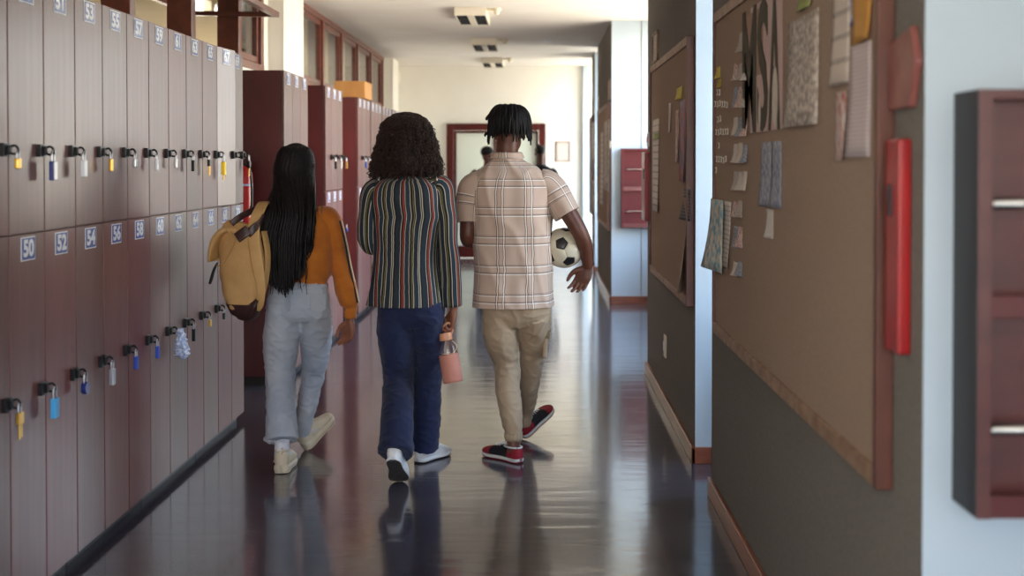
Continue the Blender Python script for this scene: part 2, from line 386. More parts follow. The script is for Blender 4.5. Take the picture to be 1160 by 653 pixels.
# back wall with the double door opening (x 506..618)
bx0, bx1, bz = -1.445, .142, 2.165
w = MB().box(XL-.14, bx0, YB, YB+.2, 0, ZC).box(bx1, XOUT, YB, YB+.2, 0, ZC).box(bx0, bx1, YB, YB+.2, bz, ZC)
S('wall_back', w, 'wall_white')
S('wall_behind', MB().box(-6.2, -1.5, Y0-.1, Y0, 0, ZC).box(.9, XOUT, Y0-.1, Y0, 0, ZC).box(-1.5, .9, Y0-.1, Y0, 0, .9).box(-1.5, .9, Y0-.1, Y0, 2.7, ZC), 'wall_cream')  # opening behind the camera is added to let in fill light
fr = MB().box(-1.5, .9, Y0-.08, Y0-.02, .9, .96).box(-1.5, .9, Y0-.08, Y0-.02, 2.64, 2.7)
for x in (-1.5, -.73, .06, .84): fr.box(x, x+.06, Y0-.08, Y0-.02, .96, 2.64)
S('window_9', fr, 'frame_wood', bevel=.003)  # added window, out of view, for frontal fill on backs and lockers
S('trim_3', MB().box(.735, .84, YB-.1, YB, 0, ZC), 'wall_blue', bevel=.004)
# classroom beyond the left windows
YC = 27.0
cw = MB().box(-6.2, -6.05, Y0, YC, 0, .95).box(-6.2, -6.05, Y0, YC, 2.1, ZC)
for y in [Y0+1.5*k for k in range(20)]: cw.box(-6.2, -6.05, y, min(y+(1.15 if y < 13 else .25), YC), .95, 2.1)  # unseen openings, sized to set how bright the classroom looks through the panes
S('wall_classroom', cw, 'wall_tan')
S('wall_classroom_end', MB().box(-6.05, XL-.14, YC, YC+.15, 0, ZC), 'wall_tan')
S('wall_classroom_side', MB().box(XL-.14, XL, YB+.2, YC, 0, ZC), 'wall_tan')
# room beyond the back door
S('wall_beyond', MB().box(XL, XOUT, YB+2.4, YB+2.6, 0, ZC), 'wall_cream')

# right side: piers with pinboards, light comes in between them from the windows
piers = [(2.605, 5.75), (6.35, 9.1), (13.5, 16.6), (17.35, 18.3)]
for i, (a, b) in enumerate(piers):
    m = MB().box(XR, XOUT, a, b, 0, ZC)
    m.m = [1, 1, 1, 1, 1, 0]        # last face looks at the corridor
    S('wall_right' if i == 0 else 'wall_right.%03d' % i, m, ['wall_textile', 'wall_blue'])
    m = MB().box(XR-.02, XR, a-.02, b, 0, .085).box(XR-.02, XOUT, a-.02, a, 0, .085)
    S('baseboard_right' if i == 0 else 'baseboard_right.%03d' % i, m, 'base_wood', bevel=.004)
S('trim_4', MB().box(1.135, 1.142, 13.494, 13.5, .085, ZC), 'wall_textile')
# outside wall with big windows between the piers
gaps = [(Y0, 2.605), (5.75, 6.35), (9.1, 13.5), (16.6, 17.35), (18.3, YB)]
for i, (a, b) in enumerate(gaps):
    sill = .8 if i < 3 else .12; w_ = MB()  # far windows reach almost to the floor, added light for the corridor end
    if i == 0: w_.box(XOUT, XOUT+.15, .3, b, 0, ZC); b = .3  # unseen solid stretch, added to block light from the near pier face
    S('wall_outer' if i == 0 else 'wall_outer.%03d' % i, w_.box(XOUT, XOUT+.15, a, b, 0, sill).box(XOUT, XOUT+.15, a, b, 3.0, ZC), 'wall_blue')
    fr = MB(); n = max(1, round((b-a)/1.1)); gl = MB()
    fr.box(XOUT+.03, XOUT+.09, a, b, sill, sill+.06).box(XOUT+.03, XOUT+.09, a, b, 2.94, 3.0).box(XOUT+.03, XOUT+.09, a, b, 2.2, 2.25)
    for k in range(n+1):
        y = lerp(a+.03, b-.03, k/n); fr.box(XOUT+.03, XOUT+.09, y-.03, y+.03, sill, 3.0)
    gl.box(XOUT+.055, XOUT+.06, a, b, sill+.03, 2.97)
    wdw = S('window_%d' % (i+3), fr, 'frame_wood', bevel=.003)
    gl.build('pane', 'pane_glass', wdw)
# roof overhang and outer shell are not in view

# left high windows --------------------------------------------------
def rect_frame(mb, x0, x1, y0, y1, z0, z1, w, m=0):
    mb.box(x0, x1, y0, y1, z0, z0+w, m).box(x0, x1, y0, y1, z1-w, z1, m).box(x0, x1, y0, y0+w, z0+w, z1-w, m).box(x0, x1, y1-w, y1, z0+w, z1-w, m)
def left_window(idx, ya, yb, posts, opened, zs=2.28, zt=3.084, post=.1):
    fr = MB().box(XL-.15, XL+.015, ya, yb, zs, zs+.06).box(XL-.15, XL+.015, ya, yb, zt-.055, zt)
    for p in posts: fr.box(XL-.15, XL+.012, p, p+post, zs+.06, zt-.055)
    wdw = S('window_%d' % idx, fr, 'frame_wood', bevel=.004)
    for i, (p, q) in enumerate(zip(posts[:-1], posts[1:])):
        a, b = p+post+.005, q-.005; z0, z1 = zs+.065, zt-.06; zm = (z0+z1)/2+.005; hh = (z1-z0)/2
        sm_ = MB(); g = MB()
        rect_frame(sm_, -.02, .02, a, b, -hh, hh, .05); g.box(-.003, .003, a+.04, b-.04, -hh+.04, hh-.04)
        ang = math.radians(91) if i in opened else 0
        M = Matrix.Translation((XL-.03 if not ang else XL-.02, 0, zm-(.03 if ang else 0))) @ Matrix.Rotation(ang, 4, 'Y')
        sm_.v = [tuple(M @ Vector(p_)) for p_ in sm_.v]; g.v = [tuple(M @ Vector(p_)) for p_ in g.v]
        sash = sm_.build('sash', 'frame_wood', wdw, bevel=.004); g.build('pane', 'pane_glass', sash)
        if ang:
            mbx = MB(); mbx.cyl((XL-.3, (a+b)/2, zm-.05), (XL-.3, (a+b)/2, zm-.11), .006).cyl((XL-.3, (a+b)/2-.02, zm-.11), (XL-.3, (a+b)/2+.02, zm-.11), .006)
            mbx.build('catch', 'black_metal', sash)
    return wdw
left_window(1, 4.4, 10.2, [4.4, 5.62, 6.84, 8.06, 9.33, 10.1], [0, 1, 2, 3])
left_window(2, 11.75, 18.2, [11.75+1.27*k for k in range(6)], [])

# back door ------------------------------------------------------------
fr = MB(); t = .11
fr.box(bx0, bx0+t, YB-.05, YB+.16, 0, bz).box(bx1-t, bx1, YB-.05, YB+.16, 0, bz).box(bx0+t, bx1-t, YB-.05, YB+.16, bz-t, bz)
d1 = S('door_1', fr, 'door_red', bevel=.01)
for s_, (a, b) in enumerate(((bx0+t+.004, (bx0+bx1)/2-.002), ((bx0+bx1)/2+.002, bx1-t-.004))):
    lf = MB(); z0, z1 = .01, bz-t-.005; y0, y1 = YB+.03, YB+.075
    lf.box(a, b, y0, y1, z0, .2).box(a, b, y0, y1, .9, 1.0).box(a, b, y0, y1, z1-.04, z1).box(a, a+.04, y0, y1, .2, z1-.04).box(b-.04, b, y0, y1, .2, z1-.04)
    leaf = lf.build('leaf', 'door_red', d1, bevel=.005)
    MB().box(a+.03, b-.03, y0+.02, y0+.028, .18, .92).box(a+.03, b-.03, y0+.02, y0+.028, .98, z1-.03).build('pane', 'frosted_glass', leaf)
    hx = b-.03 if s_ == 0 else a+.03
    MB().cyl((hx, y0-.04, 1.02), (hx, y0, 1.02), .01).cyl((hx, y0-.04, .98), (hx, y0-.04, 1.2), .011).build('handle', 'steel', leaf, smooth=True)

# ------------------------------------------------------------------ lockers
ZT, ZM, ZB = 2.187, 1.3035, .05
door_u = None; door_l = None
def door_mesh(z0, z1):
    return MB().box(XLOCK-.018, XLOCK, .003, .297, z0, z1)
PL = {}
def number_plate(txt, y, ztop, parent, far):
    m = MB(); w_, h_ = .118, .082
    x = XLOCK+.0005; yc = y+.152; zc = ztop-.05
    m.box(x, x+.0018, yc-w_/2, yc+w_/2, zc-h_/2, zc+h_/2, 0)
    if far: m.box(x+.0018, x+.0023, yc-w_/2+.005, yc+w_/2-.005, zc-h_/2+.006, zc+h_/2-.006, 1)
    else: m.box(x+.0018, x+.0023, yc-w_/2+.004, yc+w_/2-.004, zc-h_/2+.004, zc+h_/2-.004, 1)
    if txt not in PL: PL[txt] = text_geo(txt, .078, 0, .0035)
    vs, fs = PL[txt]
    vs = [(x+.0029, yc+a*1.15, zc+b*1.0-.001) for a, b, c in vs]
    m.add(vs, fs, 0)
    return m.build('number_plate', ['plate_white', 'plate_blue'], parent)
def hasp(y, z, parent):
    m = MB(); x = XLOCK; yc = y+.272
    m.box(x+.0005, x+.016, yc-.044, yc+.008, z-.02, z+.024).box(x+.016, x+.024, yc-.02, yc+.004, z-.014, z+.016)
    m.limb([(x+.018, yc-.004, z-.008), (x+.034, yc+.006, z-.012), (x+.04, yc+.012, z+.002), (x+.032, yc+.008, z+.016), (x+.018, yc-.002, z+.012)], [.0045]*5, n=8, sub=4)
    return m.build('hasp', 'black_metal', parent, bevel=.002)
UPZ, LOZ = 1.588, .745
def cabinet(y0, n, num0, label, group, far=False, ajar=()):
    c = thing('locker_cabinet', label, 'locker', (XLOCK-.25, y0+.15*n, 0), group)
    y1 = y0+.3*n; xb = XLOCK-.47
    m = MB().box(xb, XLOCK-.02, y0, y0+.018, ZB, ZT).box(xb, XLOCK-.02, y1-.018, y1, ZB, ZT).box(xb, XLOCK-.02, y0+.018, y1-.018, ZT-.018, ZT)
    m.box(xb, XLOCK-.02, y0+.018, y1-.018, ZB, ZB+.018).box(xb, xb+.012, y0+.018, y1-.018, ZB+.018, ZT-.018).box(xb+.012, XLOCK-.02, y0+.018, y1-.018, ZM-.009, ZM+.009)
    for k in range(1, n): m.box(xb+.012, XLOCK-.02, y0+.3*k-.009, y0+.3*k+.009, ZB+.018, ZT-.018)
    m.build('carcass', 'end_panel', c)
    MB().box(xb, XLOCK-.045, y0+.003, y1-.003, 0, ZB).build('plinth', 'plinth', c)
    for k in range(n):
        for up in (1, 0):
            y = y0+.3*k; z0, z1 = (ZM+.003, ZT) if up else (ZB, ZM-.003)
            d = MB().box(XLOCK-.019, XLOCK, y+.0045, y+.2955, z0, z1).build('locker_door', 'locker_laminate', c, bevel=.0015, loc=(XLOCK-.01, y+.0045, z0))
            num = num0+2*k+(0 if up else 1)
            if num == 67: d.rotation_euler.z = -.10
            number_plate(str(num), y, z1, d, far)
            if not (far and False): hasp(y, UPZ if up else LOZ, d)
    return c
row = ['cut by the left edge of the picture', 'with doors 53 to 58 side by side', 'with doors 59 to 64 side by side', 'at the far end of the row, with doors 65 to 70']
for k in range(4):
    cabinet(3.825+.9*k, 3, 47+6*k, 'dark wood locker cabinet '+row[k], 'lockers in the long row on the left')
cabinet(8.63, 3, 71, 'tall narrow locker cabinet behind the braided hair of the girl in orange', 'locker blocks further down the corridor', True)
cabinet(10.33, 3, 77, 'tall locker cabinet between the girl in orange and the curly-haired student', 'locker blocks further down the corridor', True)
fl = ['first of the far row, carrying the wooden box', 'in the far row, just past the wooden box', 'in the far row, behind the curly hair', 'last of the far row before the back wall']
for k in range(4):
    cabinet(12.2+.96*k, 3, 83+6*k, 'tall locker cabinet '+fl[k], 'locker blocks further down the corridor', True)

def padlock(y, z, body, bodymat, label, size=1.0, kind='rect', depth=0, keys=False, lean=0.0):
    y = y+.286; x = XLOCK+.038+depth; p = thing('padlock', label, 'padlock', (x, y, z-.03), 'padlocks hanging on locker doors')
    w_, h_, t_ = .017*size, .017*size, .0075*size; zc = z-.045*size
    m = MB()
    if kind == 'rect': m.box(x-t_, x+t_, y-w_, y+w_, zc-h_*1.25, zc+h_)
    elif kind == 'long': m.box(x-t_, x+t_, y-w_*.8, y+w_*.8, zc-h_*2.2, zc+h_)
    else: m.cyl((x-t_, y, zc), (x+t_, y, zc), w_*1.15, 20)
    m.build('body', bodymat, p, bevel=.003)
    s = MB(); s.limb([(x, y-w_*.62, zc+h_*.8), (x, y-w_*.62, zc+h_*2.1), (x, y-w_*.3, zc+h_*2.7), (x, y+w_*.3, zc+h_*2.7), (x, y+w_*.62, zc+h_*2.1), (x, y+w_*.62, zc+h_*.8)], [.0032*size]*6, n=8, sub=4)
    s.build('shackle', 'steel', p, smooth=True)
    if keys:
        k = MB(); k.box(x-.002, x+.002, y-.012, y+.002, zc-h_*1.25-.05, zc-h_*1.25).box(x-.001, x+.003, y+.004, y+.016, zc-h_*1.25-.045, zc-h_*1.25)
        k.build('key', 'brass', p, bevel=.001)
    return p
C = lambda num: 3.825+.3*((num-47)//2)
pads = [(47, 'brass', 'brass', 'small', 'rect', .8), (49, 'navy', 'lock_navy', 'long', 'long', 1.1), (51, 'white', 'plate_white', '', 'long', 1.0), (53, 'brass', 'brass', '', 'long', .8),
        (55, 'silver', 'steel', '', 'rect', .8), (57, 'white', 'plate_white', '', 'long', .8), (59, 'steel', 'steel', '', 'long', .7), (61, 'dark', 'black_metal', '', 'long', .9),
        (63, 'dark', 'black_metal', '', 'rect', .8), (65, 'yellow brass', 'yellow_brass', '', 'long', 1.15), (69, 'black', 'black_metal', '', 'round', 1.0),
        (48, 'brass', 'brass', '', 'rect', .9), (50, 'bright light blue', 'lock_lightblue', '', 'long', 1.15), (52, 'navy blue', 'lock_navy', '', 'round', 1.1), (54, 'silver', 'steel', '', 'long', 1.05),
        (56, 'blue', 'lock_blue', '', 'long', .9), (58, 'blue and white', 'lock_blue', '', 'long', .9), (62, 'dark', 'black_metal', '', 'long', 1.0), (64, 'brass', 'brass', '', 'rect', .8), (66, 'dark steel', 'black_metal', '', 'rect', .8)]
for num, cn, mt, adj, kd, sz in pads:
    lab = '%s%s padlock hanging on the hasp of locker door %d' % ((adj+' ') if adj in ('small', ) else '', cn, num)
    padlock(C(num), UPZ if num % 2 else LOZ, None, mt, lab, sz*1.15, kd, keys=(num in (63, 69, 48, 65)))
far_p = [(10.33, 1, 'black_metal', 'dark'), (10.63, 1, 'chrome', 'silver'), (10.93, 1, 'brass', 'brass')]
for i, (y, up, mt, cn) in enumerate(far_p):
    padlock(y, UPZ, None, mt, '%s padlock on an upper door of the locker block right of the girl in orange' % cn, 1.2, 'long')
fd = [(12.2, 'lock_blue', 'blue'), (12.5, 'brass', 'brass'), (12.8, 'chrome', 'silver')]
for y, mt, cn in fd:
    padlock(y, UPZ, None, mt, '%s padlock on an upper door of the locker block left of the curly hair' % cn, 1.2, 'long')
padlock(11.1-.17, .98, None, 'lock_blue', 'blue padlock low on the block between the orange sleeve and striped blazer', 1.0, 'round')
# crumpled plastic bag on the hasp of locker 60
m = MB(); yb = C(60)+.28
def crump(th, t, q): return .02*noise.noise(q*45)+.012*noise.noise(q*110)
m.limb([(XLOCK+.06, yb, LOZ+.01), (XLOCK+.06, yb, LOZ-.02), (XLOCK+.062, yb+.004, LOZ-.07), (XLOCK+.06, yb+.01, LOZ-.11), (XLOCK+.06, yb+.01, LOZ-.135)], [(.006, .006), (.018, .016), (.04, .026), (.048, .028), (.012, .01)], ref=V(0, 1, 0), n=28, sub=6, fold=crump)
tag(m.build('plastic_bag', 'bag_film', loc=(XLOCK+.05, yb, LOZ-.14)), 'crumpled clear plastic bag with blue print on the hasp of locker 60', 'bag')

# wooden box on the far lockers
m = MB(); q0 = at(379, 91.5, 12.45)
m.box(-2.03, -1.72, 12.45, 12.95, ZT+.001, ZT+.175)
tag(m.build('wooden_box', 'box_wood', loc=(-1.88, 12.7, ZT), bevel=.006), 'light orange-brown wooden box lying on top of the far lockers', 'box')

# fire extinguisher in the gap
fe = thing('fire_extinguisher', 'red fire extinguisher hung between the long locker row and the next block', 'fire extinguisher', (-2.03, 8.5, 1.1))
m = MB(); m.limb([(-2.03, 8.5, 1.12), (-2.03, 8.5, 1.13), (-2.03, 8.5, 1.44), (-2.03, 8.5, 1.5), (-2.03, 8.5, 1.53)], [.07, .082, .082, .06, .025], n=28, sub=4)
m.build('cylinder', 'red_paint', fe, smooth=True)
m = MB(); m.limb([(-2.03, 8.5, 1.2), (-2.03, 8.5, 1.4)], [.0835, .0835], n=28, sub=1, cap=False); m.build('label_band', 'white_label', fe, smooth=True)
m = MB(); m.cyl((-2.03, 8.5, 1.52), (-2.03, 8.5, 1.57), .018).box(-2.04, -2.02, 8.4, 8.55, 1.565, 1.58).box(-2.04, -2.02, 8.42, 8.55, 1.535, 1.545); m.build('valve', 'black_metal', fe, bevel=.002)
m = MB(); m.limb([(-2.01, 8.46, 1.54), (-1.95, 8.42, 1.5), (-1.935, 8.42, 1.35), (-1.94, 8.42, 1.2)], [.009]*4, n=8); m.build('hose', 'black_plastic', fe, smooth=True)
m = MB(); m.box(-2.06, -2.0, 8.55, 8.628, 1.15, 1.5); m.build('bracket', 'black_metal', fe)

# alarm bell at the far left, framed notice at the back
m = MB(); m.cyl((XL+.0, 19.3, 2.86), (XL+.05, 19.3, 2.86), .05).ball((XL+.08, 19.3, 2.86), (.05, .1, .1)).box(XL, XL+.02, 19.22, 19.38, 2.78, 2.94)
tag(m.build('alarm_bell', 'cream_plastic', loc=(XL, 19.3, 2.86), smooth=False), 'small round pale alarm bell high at the far end of the left wall', 'bell')
nf = thing('framed_notice', 'small framed paper notice on the far wall right of the door', 'picture', (.4, YB, 1.73))
m = MB(); x0, x1, z0, z1 = .31, .535, 1.555, 1.875
m.box(x0, x1, YB-.02, YB-.001, z0, z0+.014).box(x0, x1, YB-.02, YB-.001, z1-.014, z1).box(x0, x0+.014, YB-.02, YB-.001, z0, z1).box(x1-.014, x1, YB-.02, YB-.001, z0, z1)
m.build('frame', 'board_wood', nf)
MB().add([(x0+.01, YB-.008, z0+.01), (x1-.01, YB-.008, z0+.01), (x1-.01, YB-.008, z1-.01), (x0+.01, YB-.008, z1-.01)], [(0, 1, 2, 3)], 0, [(0, 0), (1, 0), (1, 1), (0, 1)]).build('paper', 'paper_lines', nf, solid=.002)

# ceiling lights
lt = ['nearest of the three', 'middle of the three', 'farthest of the three']
for i, y in enumerate((12.3, 15.4, 18.2)):
    f_ = thing('ceiling_light', 'surface-mounted twin louvre ceiling light, %s along the corridor' % lt[i], 'light', (-.655, y, ZC), 'ceiling lights')
    x0, x1 = -.815, -.5; L = .95
    m = MB().box(x0, x1, y, y+L, ZC-.03, ZC-.001).box(x0, x0+.012, y, y+L, ZC-.085, ZC-.03).box(x1-.012, x1, y, y+L, ZC-.085, ZC-.03).box(x0+.012, x1-.012, y, y+.012, ZC-.085, ZC-.03).box(x0+.012, x1-.012, y+L-.012, y+L, ZC-.085, ZC-.03)
    m.box(-.69, -.625, y+.012, y+L-.012, ZC-.09, ZC-.03)
    m.build('housing', 'light_housing', f_, bevel=.003)
    for a, b in ((x0+.014, -.692), (-.623, x1-.014)):
        lv = MB(); lv.box(a, b, y+.014, y+L-.014, ZC-.036, ZC-.031).box(a, a+.003, y+.014, y+L-.014, ZC-.082, ZC-.036).box(b-.003, b, y+.014, y+L-.014, ZC-.082, ZC-.036)
        for k in range(9): lv.box(a+.003, b-.003, y+.06+.1*k, y+.064+.1*k, ZC-.08, ZC-.036)
        lv.build('louvre', 'louvre', f_)
        MB().cyl((a*.5+b*.5, y+.03, ZC-.052), (a*.5+b*.5, y+L-.03, ZC-.052), .008).build('tube', 'plate_white', f_, smooth=True)
    m = MB().cyl((-.4, y+.1, ZC-.03), (-.4, y+.1, ZC-.001), .045, 20).ball((-.4, y+.1, ZC-.04), (.03, .03, .03)).cyl((-.5, y+.1, ZC-.02), (-.44, y+.1, ZC-.02), .012)
    tag(m.build('motion_sensor', 'cream_plastic', loc=(-.4, y+.1, ZC)), 'round motion sensor right of the ceiling light that is %s' % lt[i], 'sensor', 'motion sensors')

# ------------------------------------------------------------------ pinboards and papers
XB = .785
def pb(x, y, X=XB): d = F*X/(x-CX); return d, H-(y-CY)/F*d
def pinboard(y0, y1, z0, z1, label, kw=.045):
    b = thing('pinboard', label, 'notice board', (XR, (y0+y1)/2, z0), 'pinboards on the right wall')
    MB().box(XB, XR-.001, y0+.02, y1-.02, z0+.02, z1-.02).build('cork_panel', 'cork', b)
    boxes('rail', [(XB-.01, XR-.0015, y0+.027, y1-.013, z1-kw, z1), (XB-.01, XR-.0015, y0+.027, y1-.013, z0, z0+kw)], 'board_wood', b, bevel=.003)
    boxes('side_strip', [(XB-.012, XR-.0012, y0-.002, y0+.026, z0, z1), (XB-.012, XR-.0012, y1-.012, y1+.002, z0, z1)], 'board_edge', b, bevel=.003)
    return b
p3 = pinboard(2.82, 5.46, .80, 2.2, 'large tan pinboard nearest the camera, with the MSA lettering')
p2 = pinboard(6.4, 8.5, .80, 2.2, 'tan pinboard on the middle pier, with its fabric curling loose')
# loose corner of the covering on the middle board
m = MB(); rows_ = 8; cols_ = 8; vs = []; fs = []
for i in range(rows_+1):
    for j in range(cols_+1):
        u, v = i/rows_, j/cols_; y = 6.43+.22*v; z = .86+.5*u
        x = XB-.004-.05*((1-u)**2)*((1-v)**2); vs.append((x, y+.04*(1-u)**2*(1-v)**2, z))
for i in range(rows_):
    for j in range(cols_): a = i*(cols_+1)+j; fs.append((a, a+1, a+cols_+2, a+cols_+1))
m.add(vs, fs); m.build('loose_covering', 'cork', p2, solid=.003)
pinboard(13.55, 15.9, .80, 2.2, 'distant tan pinboard beside the small dark rack on the far pier')
pinboard(17.4, 18.25, .80, 2.2, 'farthest pinboard, crowded with pale papers')

def sheet(name, px0, px1, py0, py1, mt, label, cat='paper', group=None, lift=.0, tilt=0.0, X=XB, curl=.012, yz=None, thick=.0008):
    """paper pinned to the wall plane X; pixel box of its near and far edge and its top and bottom"""
    if yz: ya, yb_, z0, z1 = yz
    else:
        pm = (px0+px1)/2; d, z1 = pb(pm, py0, X); _, z0 = pb(pm, py1, X); yb_, _ = pb(px0, 0, X); ya, _ = pb(px1, 0, X)
    m = MB(); vs = []; uv = []; R_, C_ = 8, 5
    for i in range(R_+1):
        for j in range(C_+1):
            u, v = j/C_, i/R_
            y = lerp(yb_, ya, u)+tilt*(1-v)*(z1-z0); z = lerp(z0, z1, v)
            x = X-.003-lift-curl*(1-v)**2*(.5+.5*math.sin(u*3+px0))-.003*math.sin(v*5+px0)*math.sin(u*PI)
            x = min(x, X-.0015); vs.append((x, y, z)); uv.append((u, v))
    fs = [(i*(C_+1)+j, i*(C_+1)+j+1, (i+1)*(C_+1)+j+1, (i+1)*(C_+1)+j) for i in range(R_) for j in range(C_)]
    m.add(vs, fs, 0, uv)
    o = m.build(name, mt, loc=(X, (ya+yb_)/2, z0), solid=thick, smooth=True)
    return tag(o, label, cat, group)

# MSA poster
po = thing('lettered_poster', 'large poster with tall dark letters MSA at the top of the near board', 'poster', (XB, 4.33, 1.663))
ya, yb_, z0, z1 = 3.95, 4.72, 1.655, 2.11
def wall_rect(m, ya, yb_, z0, z1, x, mi=0, skew=0):
    m.add([(x, yb_, z0), (x, ya, z0), (x, ya+skew, z1), (x, yb_+skew, z1)], [(0, 1, 2, 3)], mi, [(0, 0), (1, 0), (1, 1), (0, 1)])
m = MB(); wall_rect(m, ya, yb_-.18, z0, z1, XB-.004); wall_rect(m, ya+.33, yb_-.02, z0+.2, z1-.02, XB-.006, 1, 0); wall_rect(m, ya+.02, ya+.3, z0+.0, z1+.0, XB-.0055, 0)
wall_rect(m, ya+.2, ya+.56, z0+.0, z0+.2, XB-.0065, 0)
m.build('backing', ['paper_pink', 'paper_brown'], po, solid=.001)
m = MB()
for ch, yc, wd, hg, dz in (('M', 4.545, .29, .60, 0), ('S', 4.275, .20, .60, 0), ('A', 4.065, .20, .60, 0)):
    vs, fs = text_geo(ch, 1, 0, .02)
    zs = [p[2-1] for p in vs]; xs = [p[0] for p in vs]; sx = wd/(max(xs)-min(xs)); sz = .455/(max(zs)-min(zs)); mx_ = (max(xs)+min(xs))/2; mz = min(zs)
    m.add([(XB-.009, yc-(p[0]-mx_)*sx, z0+(p[1]-mz)*sz) for p in vs], fs, 0)
m.build('letter', 'letter_olive', po, solid=.002)
m = MB()
for yc, zc, a, b in ((4.03, 1.76, .045, .1), (4.31, 1.72, .02, .06)):
    m = MB(); m.add([(XB-.0125, yc-math.cos(t_*PI/8)*a, zc+math.sin(t_*PI/8)*b) for t_ in range(16)], [tuple(range(16))]); m.build('cut_shape', 'paper_plain', po, solid=.001)
sheet('photo_print', 893, 928, 18, 143, 'paper_photo', 'crinkled grey-brown photo sheet right of the MSA lettering', 'poster', tilt=-.02, curl=.02)
sheet('paper_note', 905, 920, -10, 11, 'paper_green', 'green note cut by the top edge, above the crinkled photo sheet', 'note', 'coloured notes', tilt=.1)
sheet('paper_form', 944, 963, -40, 97, 'paper_form', 'long ruled paper strip left of the orange sheet', 'paper')
sheet('orange_sheet', 966, 989, -30, 47, 'paper_orange', 'orange-brown sheet beside the wood edge of the near board', 'paper', tilt=.03)
sheet('blue_sheet', 963, 968, -30, 30, 'lock_navy', 'narrow dark blue sheet peeking out left of the orange sheet', 'paper', X=XB+.0005, curl=.0)
sheet('printed_page', 963, 988, 50, 178, 'paper_print', 'long pinkish printed page hanging under the orange sheet', 'paper', curl=.01, tilt=.04)
sheet('paper_strip', 947, 959, 104, 183, 'paper_red', 'narrow paper strip with red blotches under the ruled strip', 'paper')
sheet('leaflet', 863, 874, 161, 234, 'paper_photo_blue', 'left of the pair of grey-blue leaflets in the middle of the near board', 'leaflet', 'grey-blue leaflets')
sheet('leaflet', 875.5, 886, 160, 236, 'paper_photo_blue', 'right of the pair of grey-blue leaflets in the middle of the near board', 'leaflet', 'grey-blue leaflets')
sheet('paper_strip', 869, 877, 237, 270, 'paper_lines', 'small paper slip hanging under the grey-blue leaflets', 'paper')
sheet('map_leaflet', 806, 820, 226, 307, 'paper_map', 'broad leaflet with blue map at the far left of the near board', 'leaflet', tilt=.12, curl=.04, X=.77)
sheet('map_leaflet', 820, 829, 228, 304, 'paper_lines', 'narrow printed leaflet right of the blue map leaflet', 'leaflet', tilt=.08, curl=.03)
rows9 = [(36, 59, 1), (72, 92, 3), (98, 123, 3), (133, 155, 3), (162, 185, 3), (193, 217, 3), (227, 247, 2), (256, 282, 2), (295, 314, 2)]
cols9 = ['left', 'middle', 'right']; ordn = ['top', 'second', 'third', 'fourth', 'fifth', 'sixth', 'seventh', 'eighth', 'lowest']
pm_ = ['paper_photo', 'paper_plain', 'paper_red', 'paper_lines', 'paper_photo_blue']
for r_, (a, b, n) in enumerate(rows9):
    for k in range(n):
        x0 = 832+5.3*k if n > 1 else 838; cl = cols9[k] if n == 3 else ('right' if k else 'left')
        lab = 'small photo slip, %s%s row of the slip column' % ('' if n == 1 else cl+' in the ', ordn[r_] if n == 1 else ordn[r_])
        sheet('photo_slip', x0, x0+4.6, a+2*random.random(), b-2*random.random(), pm_[(r_*2+k*3) % 5], lab, 'photo', 'small photo slips', tilt=random.uniform(-.25, .25), curl=.02)
yn = sheet('paper_note', 812, 816.5, 76, 89, 'paper_yellow', 'upper of two yellow notes at the far edge of the near board', 'note', 'coloured notes')
sheet('paper_note', 813.5, 817.5, 90, 99, 'paper_yellow', 'lower of two yellow notes at the far edge of the near board', 'note', 'coloured notes')
# cut-out letter words: rows of little paper chips (the writing itself is too small to read)
wr = [(104, 813, 2), (118, 811, 6), (135, 814, 2), (150, 812, 6), (166, 815, 1), (181, 810, 6), (193, 812, 1)]
for r_, (y, x, n) in enumerate(wr):
    m = MB()
    for k in range(n):
        px = x+2.6*k; d, z = pb(px, y+random.uniform(-1, 1)); hh = .013; ww = .017
        m.box(XB-.006, XB-.0015, d-ww/2*1.3, d+ww/2*1.3, z-hh, z+hh, 0)
        m.box(XB-.0075, XB-.006, d-ww/4, d+ww/4, z-hh*.6, z+hh*.6, 1)
    d, z = pb(x, y)
    tag(m.build('cutout_word', ['paper_plain', 'letter_olive'], loc=(XB, d, z), kind=None), '%s row of little cut-out letter chips on the far side of the near board' % ['top', 'second', 'third', 'fourth', 'fifth', 'sixth', 'lowest'][r_], 'lettering', 'cut-out letter rows')
# middle board
sheet('paper_note', 767, 773.5, 99, 113, 'paper_yellow', 'yellow note near the top of the middle board', 'note', 'coloured notes', tilt=.2)
sheet('paper_strip', 757.8, 760.5, 117, 150, 'paper_lines', 'thin pale strip left of the yellow note on the middle board', 'paper')
sheet('paper_strip', 766, 769.5, 125, 184, 'paper_red', 'narrow strip left of the striped red and blue leaflet on the middle board', 'paper')
sheet('colour_leaflet', 770.5, 777.5, 114, 206, 'paper_colour', 'tall red and blue leaflet on the middle board', 'leaflet', curl=.02)
sheet('printed_page', 739.8, 747, 135, 240, 'paper_lines', 'long white page at the far side of the middle board', 'paper')
sheet('paper_note', 743, 748, 151, 158, 'paper_green', 'green note overlapping the long white page', 'note', 'coloured notes', lift=.008)
sheet('dark_leaflet', 775, 782.5, 214, 250, 'paper_dark', 'black leaflet with pale lines near the right edge of the middle board', 'leaflet', curl=.03)
